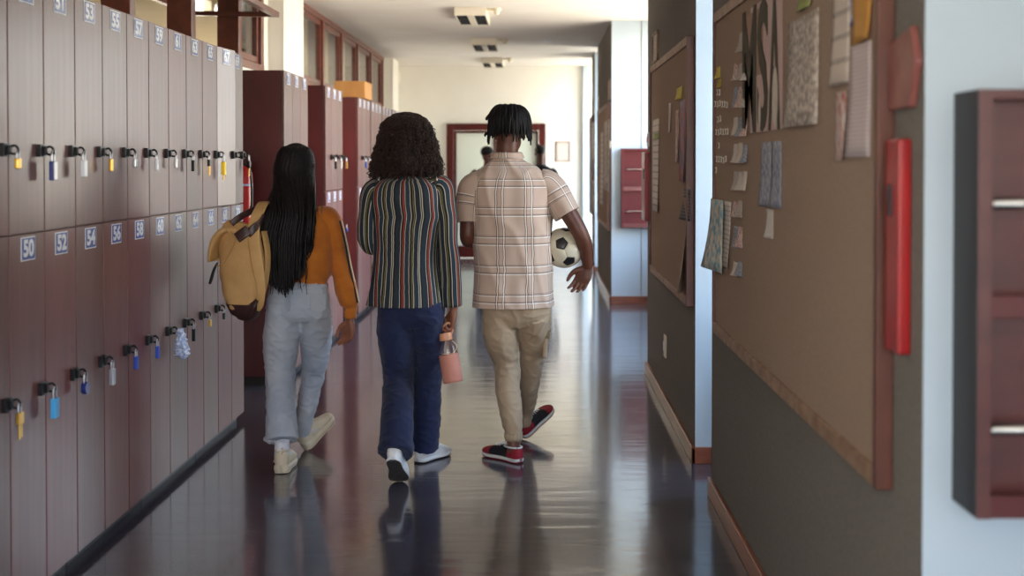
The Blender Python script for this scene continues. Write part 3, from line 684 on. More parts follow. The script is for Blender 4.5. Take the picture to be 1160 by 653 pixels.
# far boards
sheet('poster_sheet', 684.5, 690.5, 137, 216, 'paper_photo', 'large pale sheet on the distant board beside the small rack', 'poster', X=XB-.001)
sheet('printed_page', 680.8, 683.5, 150, 232, 'paper_lines', 'narrow page left of the large pale sheet on the distant board', 'paper')
for k, (a, b, c, e) in enumerate(((670, 670.9, 145, 190), (671.1, 672, 140, 200), (672.2, 672.9, 138, 180), (670.1, 671.2, 195, 240), (671.4, 672.8, 205, 242))):
    sheet('poster_sheet', a, b, c, e, ['paper_photo', 'paper_lines', 'paper_photo', 'paper_plain', 'paper_photo'][k], 'pale paper on the farthest board, %s' % ['upper left', 'upper middle', 'upper right', 'lower left', 'lower right'][k], 'poster', 'papers on the farthest board')
m = MB(); 
pts = [(18.25, 2.22), (18.25, 2.5), (18.1, 2.72), (17.8, 2.62), (17.55, 2.4), (17.45, 2.22), (17.6, 2.22), (17.7, 2.4), (17.9, 2.5), (18.1, 2.4), (18.1, 2.22)]
m.add([(XR-.006, y, z) for y, z in pts], [(0, 1, 2, 9, 10), (2, 3, 8, 9), (3, 4, 7, 8), (4, 5, 6, 7)])
tag(m.build('paper_arch', 'paper_plain', loc=(XR, 17.9, 2.22), solid=.003), 'white paper arch on the wall above the farthest board', 'decoration')
# signs above the boards and the pier edge items
def framed_sign(ya, yb_, z0, z1, label):
    t_ = thing('framed_sign', label, 'sign', (XR, (ya+yb_)/2, z0), 'small framed signs above the boards')
    m = MB(); rect = [(XR-.014, XR-.001, ya, yb_, z0, z0+.012), (XR-.014, XR-.001, ya, yb_, z1-.012, z1), (XR-.014, XR-.001, ya, ya+.014, z0, z1), (XR-.014, XR-.001, yb_-.014, yb_, z0, z1)]
    for r_ in rect: m.box(*r_)
    m.build('frame', 'board_wood', t_)
    m = MB(); wall_rect(m, ya+.01, yb_-.01, z0+.01, z1-.01, XR-.006); m.build('picture', 'paper_photo', t_, solid=.002)
framed_sign(8.28, 8.62, 2.23, 2.43, 'small framed sign above the far end of the middle board')
framed_sign(13.6, 14.0, 2.24, 2.46, 'small framed sign above the distant board')
framed_sign(15.95, 16.3, 2.2, 2.4, 'small framed sign at the far end of the distant pier')
m = MB(); wall_rect(m, 15.0, 15.3, 1.5, 1.62, XR-.03)
def plaque(yc, zc, s_, label):
    m = MB(); pr = [(-.095, -.085), (-.095, .075), (.09, .105), (.125, .02), (.085, -.085)]
    pr = [(yc-a*s_, zc+b*s_) for a, b in pr]
    m.loft([[V(XR-.001, a, b) for a, b in pr], [V(XR-.018, a, b) for a, b in pr]], 0, True)
    return tag(m.build('wall_plaque', 'plaque_red', loc=(XR, yc, zc), bevel=.004), label, 'plaque')
plaque(2.73, 1.745, .92, 'dull red five-sided plaque above the long red holder on the near pier')
def red_box(ya, yb_, z0, z1, label, pr=.03):
    t_ = thing('red_holder', label, 'sign', (XR, (ya+yb_)/2, z0), 'long red wall holders')
    MB().box(XR-pr, XR-.001, ya, yb_, z0, z1).build('body', 'red_shiny', t_, bevel=.004)
    MB().box(XR-pr-.006, XR-pr, ya+.05, ya+.065, z0+.3, z0+.37).build('latch', 'black_metal', t_)
red_box(2.69, 2.79, 1.13, 1.60, 'long bright red holder at the near edge of the near pier')
red_box(8.78, 9.02, 1.13, 1.62, 'long red holder at the far edge of the middle pier', .05)
sw = thing('light_switch', 'small white switch above the red holder on the middle pier', 'switch', (XR, 8.9, 1.68)); MB().box(XR-.02, XR-.001, 8.84, 8.96, 1.66, 1.76).build('plate', 'plate_white', sw, bevel=.004); MB().box(XR-.026, XR-.02, 8.88, 8.92, 1.69, 1.73).build('rocker', 'red_paint', sw)
oc = thing('outlet_plate', 'narrow cream outlet cover low on the middle pier', 'outlet', (XR, 7.78, .32)); MB().box(XR-.012, XR-.001, 7.74, 7.83, .32, .46).build('plate', 'cream_plastic', oc, bevel=.004); MB().box(XR-.017, XR-.012, 7.765, 7.805, .36, .42).build('socket', 'plate_white', oc, bevel=.002)
ds = MB().box(XR-.02, XR-.001, 13.4+.12, 13.54, 1.7, 1.78); tag(ds.build('door_stop_switch', 'cream_plastic', loc=(XR, 13.62, 1.7), bevel=.004), 'tiny cream switch box at the near edge of the distant pier', 'switch')

def rack(x0, x1, yw, label):
    t_ = thing('magazine_rack', label, 'rack', ((x0+x1)/2, yw, .838), 'dark red magazine racks on the pier ends')
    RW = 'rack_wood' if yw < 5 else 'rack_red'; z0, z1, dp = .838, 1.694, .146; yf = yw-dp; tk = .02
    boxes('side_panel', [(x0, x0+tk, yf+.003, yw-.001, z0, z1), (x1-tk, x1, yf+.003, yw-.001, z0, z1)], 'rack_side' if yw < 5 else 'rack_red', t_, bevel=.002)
    boxes('front_strip', [(x0, x0+.028, yf-.004, yf+.002, z0, z1), (x1-.028, x1, yf-.004, yf+.002, z0, z1)], RW, t_, bevel=.001)
    MB().box(x0+tk, x1-tk, yf, yw-.001, z1-tk, z1).build('top_panel', RW, t_, bevel=.002)
    boxes('back_panel', [(x0+tk, x1-tk, yw-.02, yw-.001, z0, z1-tk), (x0+tk, x1-tk, yf+.06, yf+.07, z0+.43, z1-tk), (x0+tk, x1-tk, yf+.06, yf+.07, z0+.03, z0+.40)], RW, t_)
    for zz in (z0, z0+.4):
        MB().box(x0+tk, x1-tk, yf+.012, yw-.02, zz, zz+.012).box(x0+tk, x1-tk, yf, yf+.014, zz, zz+.045).build('shelf', 'rack_ledge', t_, bevel=.002)
    for zz in (1.467, 1.015): MB().cyl((x0+.02, yf+.008, zz), (x1-.02, yf+.008, zz), .011, 14).build('rail_bar', 'chrome', t_, smooth=True)
rack(.875, 1.4, 2.605, 'dark wooden magazine rack cut by the right edge of the picture')
rack(.913, 1.42, 13.5, 'small-looking red-brown magazine rack on the distant light blue wall')

# ------------------------------------------------------------------ people
def X3(fwd, up):
    fwd = Vector(fwd).normalized(); up = (Vector(up)-fwd*fwd.dot(Vector(up))).normalized(); sd = fwd.cross(up)
    return Matrix((( sd.x, fwd.x, up.x), (sd.y, fwd.y, up.y), (sd.z, fwd.z, up.z)))
def hand(mb, wrist, fwd, nrm, tsign, curl=(.5, .6, .4), size=1.0, thumb=.5, wr=.026, spread=1.0, pinch=0):
    """fwd: towards the fingers, nrm: where the palm faces, tsign: thumb on +side or -side"""
    f = Vector(fwd).normalized(); nr = (Vector(nrm)-f*f.dot(Vector(nrm))).normalized(); sd = f.cross(nr)*tsign; w = Vector(wrist)
    k = size
    mb.limb([w-f*.03*k, w, w+f*.025*k, w+f*.055*k+nr*.002, w+f*.085*k], [(wr, wr*.8), (wr*.98, wr*.72), (.034*k, .0175*k), (.040*k, .0155*k), (.036*k, .011*k)], ref=sd, n=18, ex=2.4)
    L = (.070, .078, .073, .058); offs = (.029, .0098, -.0095, -.0275)
    for i in range(4):
        p = w+f*(.078-.004*abs(i-1.3))*k+sd*offs[i]*k; a = 0; pts = [p-f*.02*k, p]; dr = f
        seg = (.45, .31, .24)
        for s_, c in zip(seg, curl):
            a += c*(1+.12*i*(1 if pinch == 0 else .5)); d = f*math.cos(a)+nr*math.sin(a)+sd*(offs[i]*2.2*spread); d.normalize()
            p = p+d*L[i]*s_*k; pts.append(p)
        r0 = (.0092, .0095, .009, .008)[i]*k
        mb.limb(pts, [r0*1.02, r0*1.08, r0*1.0, r0*.92, r0*.78], ref=sd, n=10, sub=3)
        mb.ball(pts[-1], r0*.78, n=10, k=6)
    p = w+f*.022*k+sd*.02*k+nr*.006; d1 = (f*.62+sd*.72+nr*.28).normalized(); d2 = (f*.88+sd*(.42-.5*thumb)+nr*.5*thumb).normalized(); d3 = (f*.9+sd*(.2-.8*thumb)+nr*.6*thumb).normalized()
    p1 = p+d1*.034*k; p2 = p1+d2*.034*k; p3 = p2+d3*.024*k
    mb.limb([p, p1, p2, p3], [.0155*k, .0125*k, .0105*k, .0082*k], ref=nr, n=10, sub=3); mb.ball(p3, .0082*k, n=10, k=6)
def head(mb, M, k=1.0):
    """local: origin at the base of the skull centre, +y face, z up; about .235 tall"""
    E = lambda c, r: mb.ball(c, r, n=28, k=18, M=M)
    E((0, -.002, .125), (.074*k, .094*k, .094*k)); E((0, .028, .062), (.058*k, .062*k, .072*k)); E((0, .055, .022), (.030*k, .030*k, .024*k))
    E((0, .048, .036), (.044*k, .038*k, .032*k)); E((0, -.03, .075), (.056*k, .05*k, .06*k))
    mb.limb([M @ V(0, .082, .105), M @ V(0, .099, .08), M @ V(0, .108, .064), M @ V(0, .092, .055)], [.008, .011, .017, .012], n=10, ref=M.to_3x3() @ V(1, 0, 0))
    E((0, .089, .037), (.024*k, .012, .0065)); E((0, .088, .028), (.021*k, .012, .0065))
    E((-.03, .072, .113), (.022, .014, .007)); E((.03, .072, .113), (.022, .014, .007))
    for s_ in (-1, 1): mb.ball((s_*.074*k, -.004, .088), (.008, .019, .031), n=14, k=10, M=M @ Matrix.Rotation(s_*.2, 4, 'Z'))
def shoe(parent, toe, heel, roll, style, Lw=1.0, name='shoe'):
    """toe and heel: ground-side ends of the sole; roll: up vector hint. Returns the ankle point"""
    toe, heel = Vector(toe), Vector(heel); L = (toe-heel).length; R3 = X3(toe-heel, roll); M = Matrix.Translation(heel) @ R3.to_4x4()
    st = [0, .04, .13, .28, .45, .6, .74, .87, .96, 1.0]; w = [.012, .028, .035, .034, .037, .045, .049, .044, .028, .010]
    chunky = style in ('cream',)
    sh = [.048, .05, .046, .04, .036, .038, .038, .036, .034, .032] if chunky else [.024]*10
    spring = [.004, .001, 0, 0, 0, 0, 0, .003, .009, .013]
    # the sole
    def prof(z0f, z1f, ws, ex=3.2, n=22, x0=0, sel=range(10)):
        rr = []
        for i in sel:
            z0, z1 = z0f(i), z1f(i); c = (z0+z1)/2; r = []
            for j in range(n):
                th = 2*PI*j/n; cc, ss = math.cos(th), math.sin(th); cc = math.copysign(abs(cc)**(2/ex), cc); ss = math.copysign(abs(ss)**(2/ex), ss)
                r.append(M @ V(cc*ws[i]*Lw+.004*math.sin(st[i]*PI), st[i]*L, c+ss*(z1-z0)/2))
            rr.append(r)
        return rr
    def dense(rr, k=3):
        out = []
        for a in range(len(rr)-1):
            q = [rr[max(a-1, 0)], rr[a], rr[a+1], rr[min(a+2, len(rr)-1)]]
            for s_ in range(k):
                t_ = s_/k; out.append([.5*((2*B)+(C_-A)*t_+(2*A-5*B+4*C_-D)*t_*t_+(3*B-A-3*C_+D)*t_**3) for A, B, C_, D in zip(*q)])
        out.append(rr[-1]); return out
    heelup = [.098, .104, .098, .092, .094, .082, .064, .052, .042, .030]
    if style == 'skate': heelup = [.070, .078, .078, .072, .078, .072, .060, .052, .042, .030]
    if style == 'cream': heelup = [h+.012 for h in heelup]
    ws = [x*.93 for x in w]
    m = MB(); up = dense(prof(lambda i: sh[i]*.5, lambda i: heelup[i], ws, 2.3, 26))
    if style == 'skate':
        mf = lambda i, j: 0 if (i < 9 and not (i > 6 and 4 < j < 9)) else (0 if i >= 17 else 1)
        m.loft(up, 0, True, mf=mf); mats_ = ['shoe_red', 'shoe_black']
    else: m.loft(up, 0); mats_ = {'cream': 'shoe_cream', 'white': 'shoe_white'}[style]
    o = m.build(name, mats_, parent, smooth=True)
    s2 = MB(); s2.loft(dense(prof(lambda i: spring[i]+.004, lambda i: spring[i]+sh[i], w)), 0)
    s2.build('sole', {'cream': 'shoe_cream', 'white': 'shoe_white', 'skate': 'sole_white'}[style], o, smooth=True)
    s3 = MB(); s3.loft(dense(prof(lambda i: spring[i]+.001, lambda i: spring[i]+.008, [x*.93 for x in w])), 0)
    s3.build('tread', {'cream': 'shoe_cream', 'white': 'sole_grey', 'skate': 'shoe_red'}[style], o, smooth=True)
    if style == 'cream':
        t2 = MB()
        for a in (.25, .45, .62): t2.limb([M @ V(-.038*Lw, a*L, .045), M @ V(-.03, (a+.05)*L, .075), M @ V(0, (a+.08)*L, .092-.03*a), M @ V(.03, (a+.05)*L, .075), M @ V(.038*Lw, a*L, .045)], [.003]*5, n=6)
        t2.limb([M @ V(0, .1*L, .115), M @ V(.006, .02*L, .13), M @ V(.01, -.02*L, .118), M @ V(.004, .0*L, .1)], [.004]*4, n=8)
        t2.build('trim', 'shoe_cream', o, smooth=True)
    else:
        t2 = MB()
        for a in (.42, .49, .56, .63): t2.limb([M @ V(-.022, a*L, .083-.11*(a-.42)), M @ V(0, a*L+.004, .093-.11*(a-.42)), M @ V(.022, a*L, .083-.11*(a-.42))], [.0032]*3, n=6)
        t2.build('laces', 'shoe_white', o, smooth=True)
    c = MB(); cc = [M @ V(math.cos(q)*.034, .21*L+math.sin(q)*.055*(L/.28), heelup[2]+.002) for q in [2*PI*k/16 for k in range(17)]]
    c.limb(cc, [.005]*17, n=8, sub=2); c.build('collar', {'cream': 'shoe_cream', 'white': 'shoe_white', 'skate': 'sole_white'}[style], o, smooth=True)
    return M @ V(0, .2*L, .10), M @ V(0, .2*L, .045)
def trousers(parent, name, mt, pel, legs, voxel=.006, amp=.006, ret=.07, sm=3, creases=()):
    """pel: [(centre, (half width, half depth))] from top down to the crotch; legs: [[(point, (rx, ry))...]]"""
    m = MB(); m.limb([p for p, r in pel], [r for p, r in pel], n=40, ex=2.3, sub=4)
    for lg in legs:
        pts = [p for p, r in lg]; rad = [r for p, r in lg]; d = (pts[-2]-pts[-1]).normalized(); th = .009
        pts = pts+[pts[-1]+d*.002, pts[-1]+d*ret*.5, pts[-1]+d*ret]; r = rad[-1]; rad = rad+[(r[0]-th, r[1]-th)]*3
        m.limb(pts, rad, n=32, sub=5)
    def post(p, n_):
        q = V(p.x*7, p.y*7, p.z*13); a = noise.noise(q)*1.0; q2 = V(p.x*16+p.z*5, p.y*14, p.z*26)
        rdg = 1-abs(noise.noise(q2))*2
        e_ = 0
        for zc_, wd_, am_ in creases: e_ += am_*math.exp(-((p.z-zc_)/wd_)**2)*math.sin(p.z*95+noise.noise(V(p.x*11, p.y*11, p.z*6))*9)*(.6+.8*noise.noise(V(p.x*8, p.y*8, p.z*9+7)))
        return amp*(a+.75*max(rdg, 0)**2-.35)+e_
    return m.build(name, mt, parent, remesh=voxel, sm=sm, post=post)
def bend(L, i0, a, dz=None):
    p1 = L[-1][0]; dx, dy = a.x-p1.x, a.y-p1.y; n = len(L)-1; out = []
    for i, (p, r) in enumerate(L):
        w_ = max(0, (i-i0)/(n-i0)); w_ = min(1, w_*1.15); out.append((p+V(dx*w_, dy*w_, 0), r))
    return out
def inner(b, L, an, ct):
    pts = [p for p, r in L[:-1]]; rad = [(min(r[0]*.74, .08), min(r[1]*.72, .08)) for p, r in L[:-1]]
    b.limb(pts+[an, ct], rad+[.033, .033], n=20)
def garment(parent, name, mt, pts, rad, C0, ex=2.25, n=72, sub=8, amp=.006, ref=V(1, 0, 0), solid=.004, vert=True, u0=0, fs=(9, 3.2), seed=0, cap=False, v0=0):
    def fold(th, t_, q):
        a = noise.noise(V(q.x*fs[0], q.y*fs[0], q.z*fs[1]+seed)); b = noise.noise(V(q.x*fs[0]*2.3+5, q.y*fs[0]*2.3, q.z*fs[1]*2.6+seed))
        c = 1-abs(noise.noise(V(q.x*fs[0]*1.3+q.z*2.2, q.y*7, q.z*fs[1]*1.2+seed+9)))*2.4
        return amp*(a*1.2+b*.6+max(c, 0)**3*.9)
    m = MB(); m.limb(pts, rad, ref=ref, n=n, sub=sub, ex=ex, fold=fold, C0=C0, cap=cap, vert=vert, u0=u0, v0=v0)
    return m.build(name, mt, parent, smooth=True, solid=solid)

def eyes(parent, M):
    for s_ in (-1, 1):
        m = MB(); m.ball((s_*.03, .0795, .1), .0115, n=14, k=10, M=M); m.build('eye', 'eye_white', parent, smooth=True)

# ---- the girl in the orange top ---------------------------------------
def girl():
    D = 6.3; P = lambda x, y, d=0: at(x, y, D+d)
    base = at(338, 530, D); base.z = 0
    g = thing('person', 'person with very long black braids, orange cropped top and light jeans', 'person', base, 'three students walking side by side')
    HM = Matrix.Translation(P(335, 214)) @ Matrix.Rotation(math.radians(-28), 4, 'Z') @ Matrix.Rotation(math.radians(-4), 4, 'X')
    b = MB()
    head(b, HM, .98)
    nb = P(338, 232)
    b.limb([P(335, 205, -.005), P(337, 220), P(338, 232), P(338, 240)], [.05, .047, .052, .07], n=22)
    b.limb([P(338, 352), P(338, 340), P(338, 318), P(339, 290), P(340, 262), P(339, 244), P(338, 234), P(338, 229)],
           [(.06, .05), (.12, .08), (.115, .085), (.135, .09), (.155, .095), (.15, .075), (.075, .05), (.045, .04)], n=36, ex=2.2)
    # arms
    rs, re, rw = P(373, 247), P(387, 306, .06), P(396, 362, .02)
    b.limb([P(362, 243), rs, lerp(rs, re, .5), re, lerp(re, rw, .5), rw], [.045, .047, .040, .034, .031, .022], n=18)
    hand(b, rw+V(0, 0, -.004), V(-.12, .05, -1), V(-.55, -.85, 0), 1, curl=(.3, .5, .4), size=.98, thumb=.4, wr=.023, spread=1.3)
    ls, le, lw = P(304, 247), P(293, 300, .1), P(306, 268, .33)
    b.limb([P(315, 243), ls, lerp(ls, le, .5), le, lerp(le, lw, .5), lw], [.045, .047, .040, .034, .031, .022], n=18)
    hand(b, lw, V(.2, .1, 1), V(.3, -1, 0), 1, curl=(1.0, 1.3, .9), size=.93, thumb=.8, wr=.023)
    # legs (left stands, right swings forward)
    h1, t1 = at(317, 540, 6.12), at(324, 524, 6.37); h1.z = 0; t1.z = 0; t1 = h1+(t1-h1).normalized()*.265
    h2 = at(347, 512.5, 6.62); h2.z = -.001; t2 = h2+V(.105, .20, .13).normalized()*.262
    a1, c1 = shoe(g, t1, h1, (0, 0, 1), 'cream', 1.18); a2, c2 = shoe(g, t2, h2, (-.35, 0, 1), 'cream', 1.12)
    k1 = P(317, 425, .04); k2 = P(355, 420, .22)
    top = [(P(338, 318), (.138, .10)), (P(338, 330), (.153, .108)), (P(338, 345), (.163, .118)), (P(338, 356), (.156, .112)), (P(338, 364), (.13, .09))]
    L1 = [(P(321, 346), (.082, .112)), (P(319, 372), (.090, .102)), (P(317, 400, .03), (.086, .092)), (k1, (.075, .08)), (at(315.5, 460, 6.26), (.074, .08)), (at(316, 497, 6.2), (.080, .088))]
    L2 = [(P(356, 346), (.082, .112)), (P(357, 372, .08), (.084, .098)), (P(357, 400, .16), (.074, .085)), (k2, (.062, .075)), (at(353, 455, 6.6), (.054, .07)), (at(350.5, 487, 6.66), (.045, .07))]
    L1 = bend(L1, 3, a1); L2 = bend(L2, 3, a2); inner(b, L1, a1, c1); inner(b, L2, a2, c2)
    b.build('body', 'skin_brown', g, remesh=.0045, sm=3)
    eyes(g, HM)
    for a in (a1, a2):
        m = MB(); u = V(0, 0, 1); m.limb([a-u*.03, a+u*.03, a+u*.07], [.040, .038, .037], n=18, sub=3); m.build('sock', 'sock_white', g, smooth=True)
    j = trousers(g, 'jeans', 'denim_light', top, [L1, L2], amp=.0055, creases=((P(0, 425).z, .07, .0016),))
    # back pocket, waistband
    m = MB(); w_ = []
    for k in range(25):
        q = PI+PI*k/24*1.0; w_.append(P(338, 324)+V(.146*math.cos(q), .106*math.sin(q), 0))
    m.limb(w_, [(.014, .006)]*25, ref=V(0, 0, 1), n=8, sub=1); m.build('waistband', 'denim_light', j, smooth=True)
    for px in (321, 358):
        m = MB(); c = P(px, 345, -.115); rr = V(.07, .012 if px > 338 else -.012, 0)
        vs = [c-rr*.5+V(0, 0, .045)*1, c+rr*.5+V(0, 0, .045), c+rr*.5-V(0, 0, .03), c-V(0, .001, .05), c-rr*.5-V(0, 0, .03)]
        for q in vs: q.y += .35*((q.x-P(338, 345).x)**2)/.15
        m.add([tuple(v) for v in vs], [(0, 1, 2, 3, 4)]); m.build('back_pocket', 'denim_light', j, solid=.006)
    # frayed hem threads
    m = MB()
    for c, r, n_ in ((at(316, 497, 6.2), (.078, .088), 60), (at(350.5, 487, 6.66), (.043, .07), 46)):
        for k in range(n_):
            q = 2*PI*k/n_+random.random()*.1; p = c+V(math.cos(q)*r[0]*.98, math.sin(q)*r[1]*.98, .004); m.limb([p, p+V(random.uniform(-.006, .006), random.uniform(-.006, .006), -.008-random.random()*.012)], [.0016, .0008], n=4, sub=1)
    o = m.build('frayed_hem', 'sock_white', j); o['kind'] = 'stuff'
    # orange top: body, sleeves, rib, trim
    tp = garment(g, 'orange_top', 'orange_knit', [P(338, 324), P(338, 318), P(338, 309), P(339, 290), P(340, 265), P(339.5, 251), P(339, 243), P(338.5, 236), P(338, 231)],
            [(.138, .10), (.142, .104), (.165, .118), (.172, .122), (.172, .118), (.168, .105), (.150, .09), (.10, .068), (.058, .055)], 1.0, amp=.006, fs=(7, 5))
    m = MB(); m.limb([P(338, 233), P(338, 229), P(338, 225)], [(.062, .058), (.060, .056), (.057, .054)], n=30, sub=3, cap=False, vert=True); m.build('collar', 'orange_knit', tp, smooth=True, solid=.005)
    def foldsl(th, t_, q): return .009*noise.noise(V(q.x*9, q.y*9, q.z*16))+.004*noise.noise(V(q.x*20, q.y*20, q.z*38))
    for sgn, sp in ((1, [(P(362, 247), (.06, .062)), (P(373, 250), (.060, .062)), (P(380, 275, .02), (.054, .058)), (P(385, 300, .05), (.052, .056)), (P(390, 325, .04), (.055, .058)), (P(395, 343, .03), (.048, .052)), (P(396, 350, .03), (.034, .038)), (P(397, 362, .02), (.031, .035))]),
                    (-1, [(P(314, 247), (.06, .062)), (P(304, 250), (.060, .062)), (P(297, 278, .06), (.054, .056)), (P(293, 300, .1), (.052, .054)), (P(298, 288, .2), (.05, .052)), (P(303, 277, .27), (.042, .046)), (P(305, 271, .31), (.031, .034))])):
        m = MB(); m.limb([p for p, r in sp], [r for p, r in sp], n=36, sub=6, fold=foldsl, cap=False); sl = m.build('sleeve', 'orange_knit', tp, smooth=True, solid=.004)
        if sgn == 1:
            for mt_, off, wd in (('trim_black', .15, .011), ('trim_cream', .62, .0035), ('trim_black', .86, .0025)):
                m = MB(); pp = []
                qs = [(p, r) for p, r in sp[1:-2]]
                for p, r in qs:
                    an = -.55+off*.9; pp.append(p+V(math.cos(an)*(r[0]+.003), math.sin(an)*(r[1]+.003), 0))
                m.limb(pp, [(.004, wd)]*len(pp), ref=V(1, 0, 0), n=8, sub=5); m.build('sleeve_stripe', mt_, tp, smooth=True)
    # braids
    hc = P(335, 214)+V(0, 0, .122); hp = MB()
    def rnd(a, b_): return random.uniform(a, b_)
    hp.ball((0, -.006, .135), (.083, .102, .098), n=30, k=18, M=HM)
    hr = hp.build('hair', 'hair_black', g, smooth=True)
    hb = MB(); N = 150
    for k in range(N):
        u = (k+.5)/N; lay = rnd(0, 1)
        xe = lerp(-1, 1, u)+rnd(-.05, .05)                     # -1 left .. 1 right at the ends
        # root on the crown; falls over the skull surface then straight down the back
        az = PI*1.5+xe*(1.45 if xe < 0 else 2.0); rootr = rnd(.0, .06)
        r0 = HM @ V(math.cos(az)*rootr, math.sin(az)*rootr*1.1, .228-rootr*.35)
        s1 = HM @ V(math.cos(az)*.072, -.006+math.sin(az)*.088, .190)
        s2 = HM @ V(math.cos(az)*.089, -.008+math.sin(az)*.106, .135)
        s3 = HM @ V(math.cos(az)*.094, -.012+math.sin(az)*.112, .07)
        wx = 326+xe*(29 if xe > 0 else 33); ye = 300+34*(1-abs(xe+.1))**.7+rnd(-14, 4)
        if xe > .72: ye = 285+rnd(-12, 14)
        dpt = -.135-.05*(1-abs(xe))-lay*.035
        p4 = P(329+xe*28, 238, dpt*.98+.01); p5 = P(wx, 268, dpt-.005); p6 = P(wx+rnd(-1, 1)-1, ye-14, dpt+.01); p7 = P(lerp(wx, 322, .22)+rnd(-1.5, 1.5), ye, dpt+.012)
        pts = [r0, s1, s2, s3, p4, p5, p6, p7]; rr = rnd(.0054, .0068); ph_ = rnd(0, 6)
        hb.limb(pts, [rr, rr*1.1, rr*1.1, rr*1.1, rr, rr*.95, rr*.8, rr*.4], n=6, sub=12, fold=lambda th, t_, q: .0016*math.sin(q.z*420+th+ph_))
    # wispy single strands past the ends
    for k in range(26):
        x = rnd(302, 347); hb.limb([P(x, 290, -.17), P(x+rnd(-2, 2), 312, -.17), P(x+rnd(-4, 4), 325+rnd(0, 10), -.165)], [.003, .0025, .001], n=5, sub=5)
    o = hb.build('braids', 'braid_black', hr, smooth=True); o['kind'] = 'stuff'
    return g
girl()

# ---- backpack ------------------------------------------------------------
def backpack():
    D = 6.08; P = lambda x, y, d=0: at(x, y, D+d)
    b = thing('backpack', 'tan canvas backpack with dark leather base on the shoulder of the person in orange', 'backpack', P(272, 362))
    def fold(th, t_, q): return .012*noise.noise(V(q.x*8, q.y*8, q.z*9+3))+.004*noise.noise(q*25)
    rf = V(1, -.35, 0).normalized()
    body = [(P(272, 252), (.055, .035)), (P(271, 257), (.085, .055)), (P(271, 268), (.100, .072)), (P(273, 290), (.112, .083)), (P(275, 312), (.112, .085)), (P(276, 332), (.098, .078)), (P(277, 346), (.08, .066)), (P(278, 350), (.07, .06))]
    m = MB(); m.limb([p for p, r in body], [r for p, r in body], ref=rf, n=40, sub=6, ex=2.7, fold=fold); m.build('bag_body', 'bag_canvas', b, smooth=True)
    m = MB(); m.limb([P(277, 344), P(277, 350), P(277, 358), P(276, 363)], [(.089, .074), (.078, .066), (.060, .052), (.03, .03)], ref=rf, n=36, sub=5, ex=2.7); m.build('leather_base', 'bag_leather', b, smooth=True)
    m = MB(); m.limb([P(290, 340, -.06), P(284, 347, -.07), P(279, 357, -.055)], [(.016, .006), (.026, .007), (.02, .006)], ref=rf, n=12, sub=4, ex=3); m.build('leather_tab', 'bag_leather', b, smooth=True)
    # roll-top flap falling to the left
    m = MB(); m.limb([P(284, 268, .0), P(270, 261, -.0), P(256, 263, -.01), P(247.5, 275, -.01), (P(242.5, 291, -.01)), P(242.5, 296, -.01)], [(.05, .012), (.068, .022), (.072, .022), (.068, .017), (.058, .012), (.05, .005)], ref=V(.3, 1, 0).normalized(), n=28, sub=6, ex=3, fold=fold); m.build('flap', 'bag_canvas', b, smooth=True)
    m = MB(); m.limb([P(256, 259, -.085), P(262, 267, -.095), P(265, 273, -.094)], [.004]*3, n=8); m.limb([P(245, 302, -.06), P(252, 298, -.09), P(262, 282, -.1), P(266, 270, -.1)], [.0035]*4, n=6); m.build('seam', 'bag_canvas', b, smooth=True)
    # shoulder strap: from her shoulder down over the right side of the bag
    m = MB(); m.limb([P(303, 231, .17), P(299, 230, .08), P(295, 236, .0), P(289, 250, -.065), P(287, 270, -.095), P(291, 300, -.095), P(295, 325, -.08), P(294, 345, -.05), P(291, 352, -.03)],
        [(.028, .007)]*6+[(.022, .006), (.018, .005), (.012, .005)], ref=V(1, .1, 0).normalized(), n=16, sub=6, ex=3.5); m.build('shoulder_strap', 'bag_canvas', b, smooth=True)
    m = MB(); m.limb([P(299, 262, .02), P(303, 290, .0), P(300, 320, -.01), P(292, 350, -.01)], [(.02, .006)]*4, ref=V(.6, 1, 0).normalized(), n=14, sub=6, ex=3.5); m.build('second_strap', 'bag_canvas', b, smooth=True)
    for i_, (pts, w_) in enumerate((([P(262, 254, -.05), P(272, 246, -.03), P(283, 240, .01), P(292, 236, .05)], .017), ([P(268, 270, -.115), P(276, 264, -.118), P(281, 261, -.117)], .026), ([P(280, 266, -.105), P(287, 259, -.1), P(293, 254, -.08), P(298, 246, -.03)], .02))):
        m = MB(); m.limb(pts, [(w_, .006)]*len(pts), ref=V(.2, .1, 1), n=14, sub=6, ex=3.5); m.build('leather_strap', 'bag_leather', b, smooth=True)
    m = MB(); m.limb([P(246, 298, -.05), P(242, 306, -.055), P(239, 316, -.055), P(237, 322, -.05)], [(.005, .004), (.007, .004), (.008, .004), (.006, .003)], ref=V(1, 0, 0), n=8); m.build('zip_pull', 'trim_black', b, smooth=True)
    m = MB()
    for y in (262, 270): m.cyl(P(299, y, -.005), P(299, y-1, -.02), .01)
backpack()

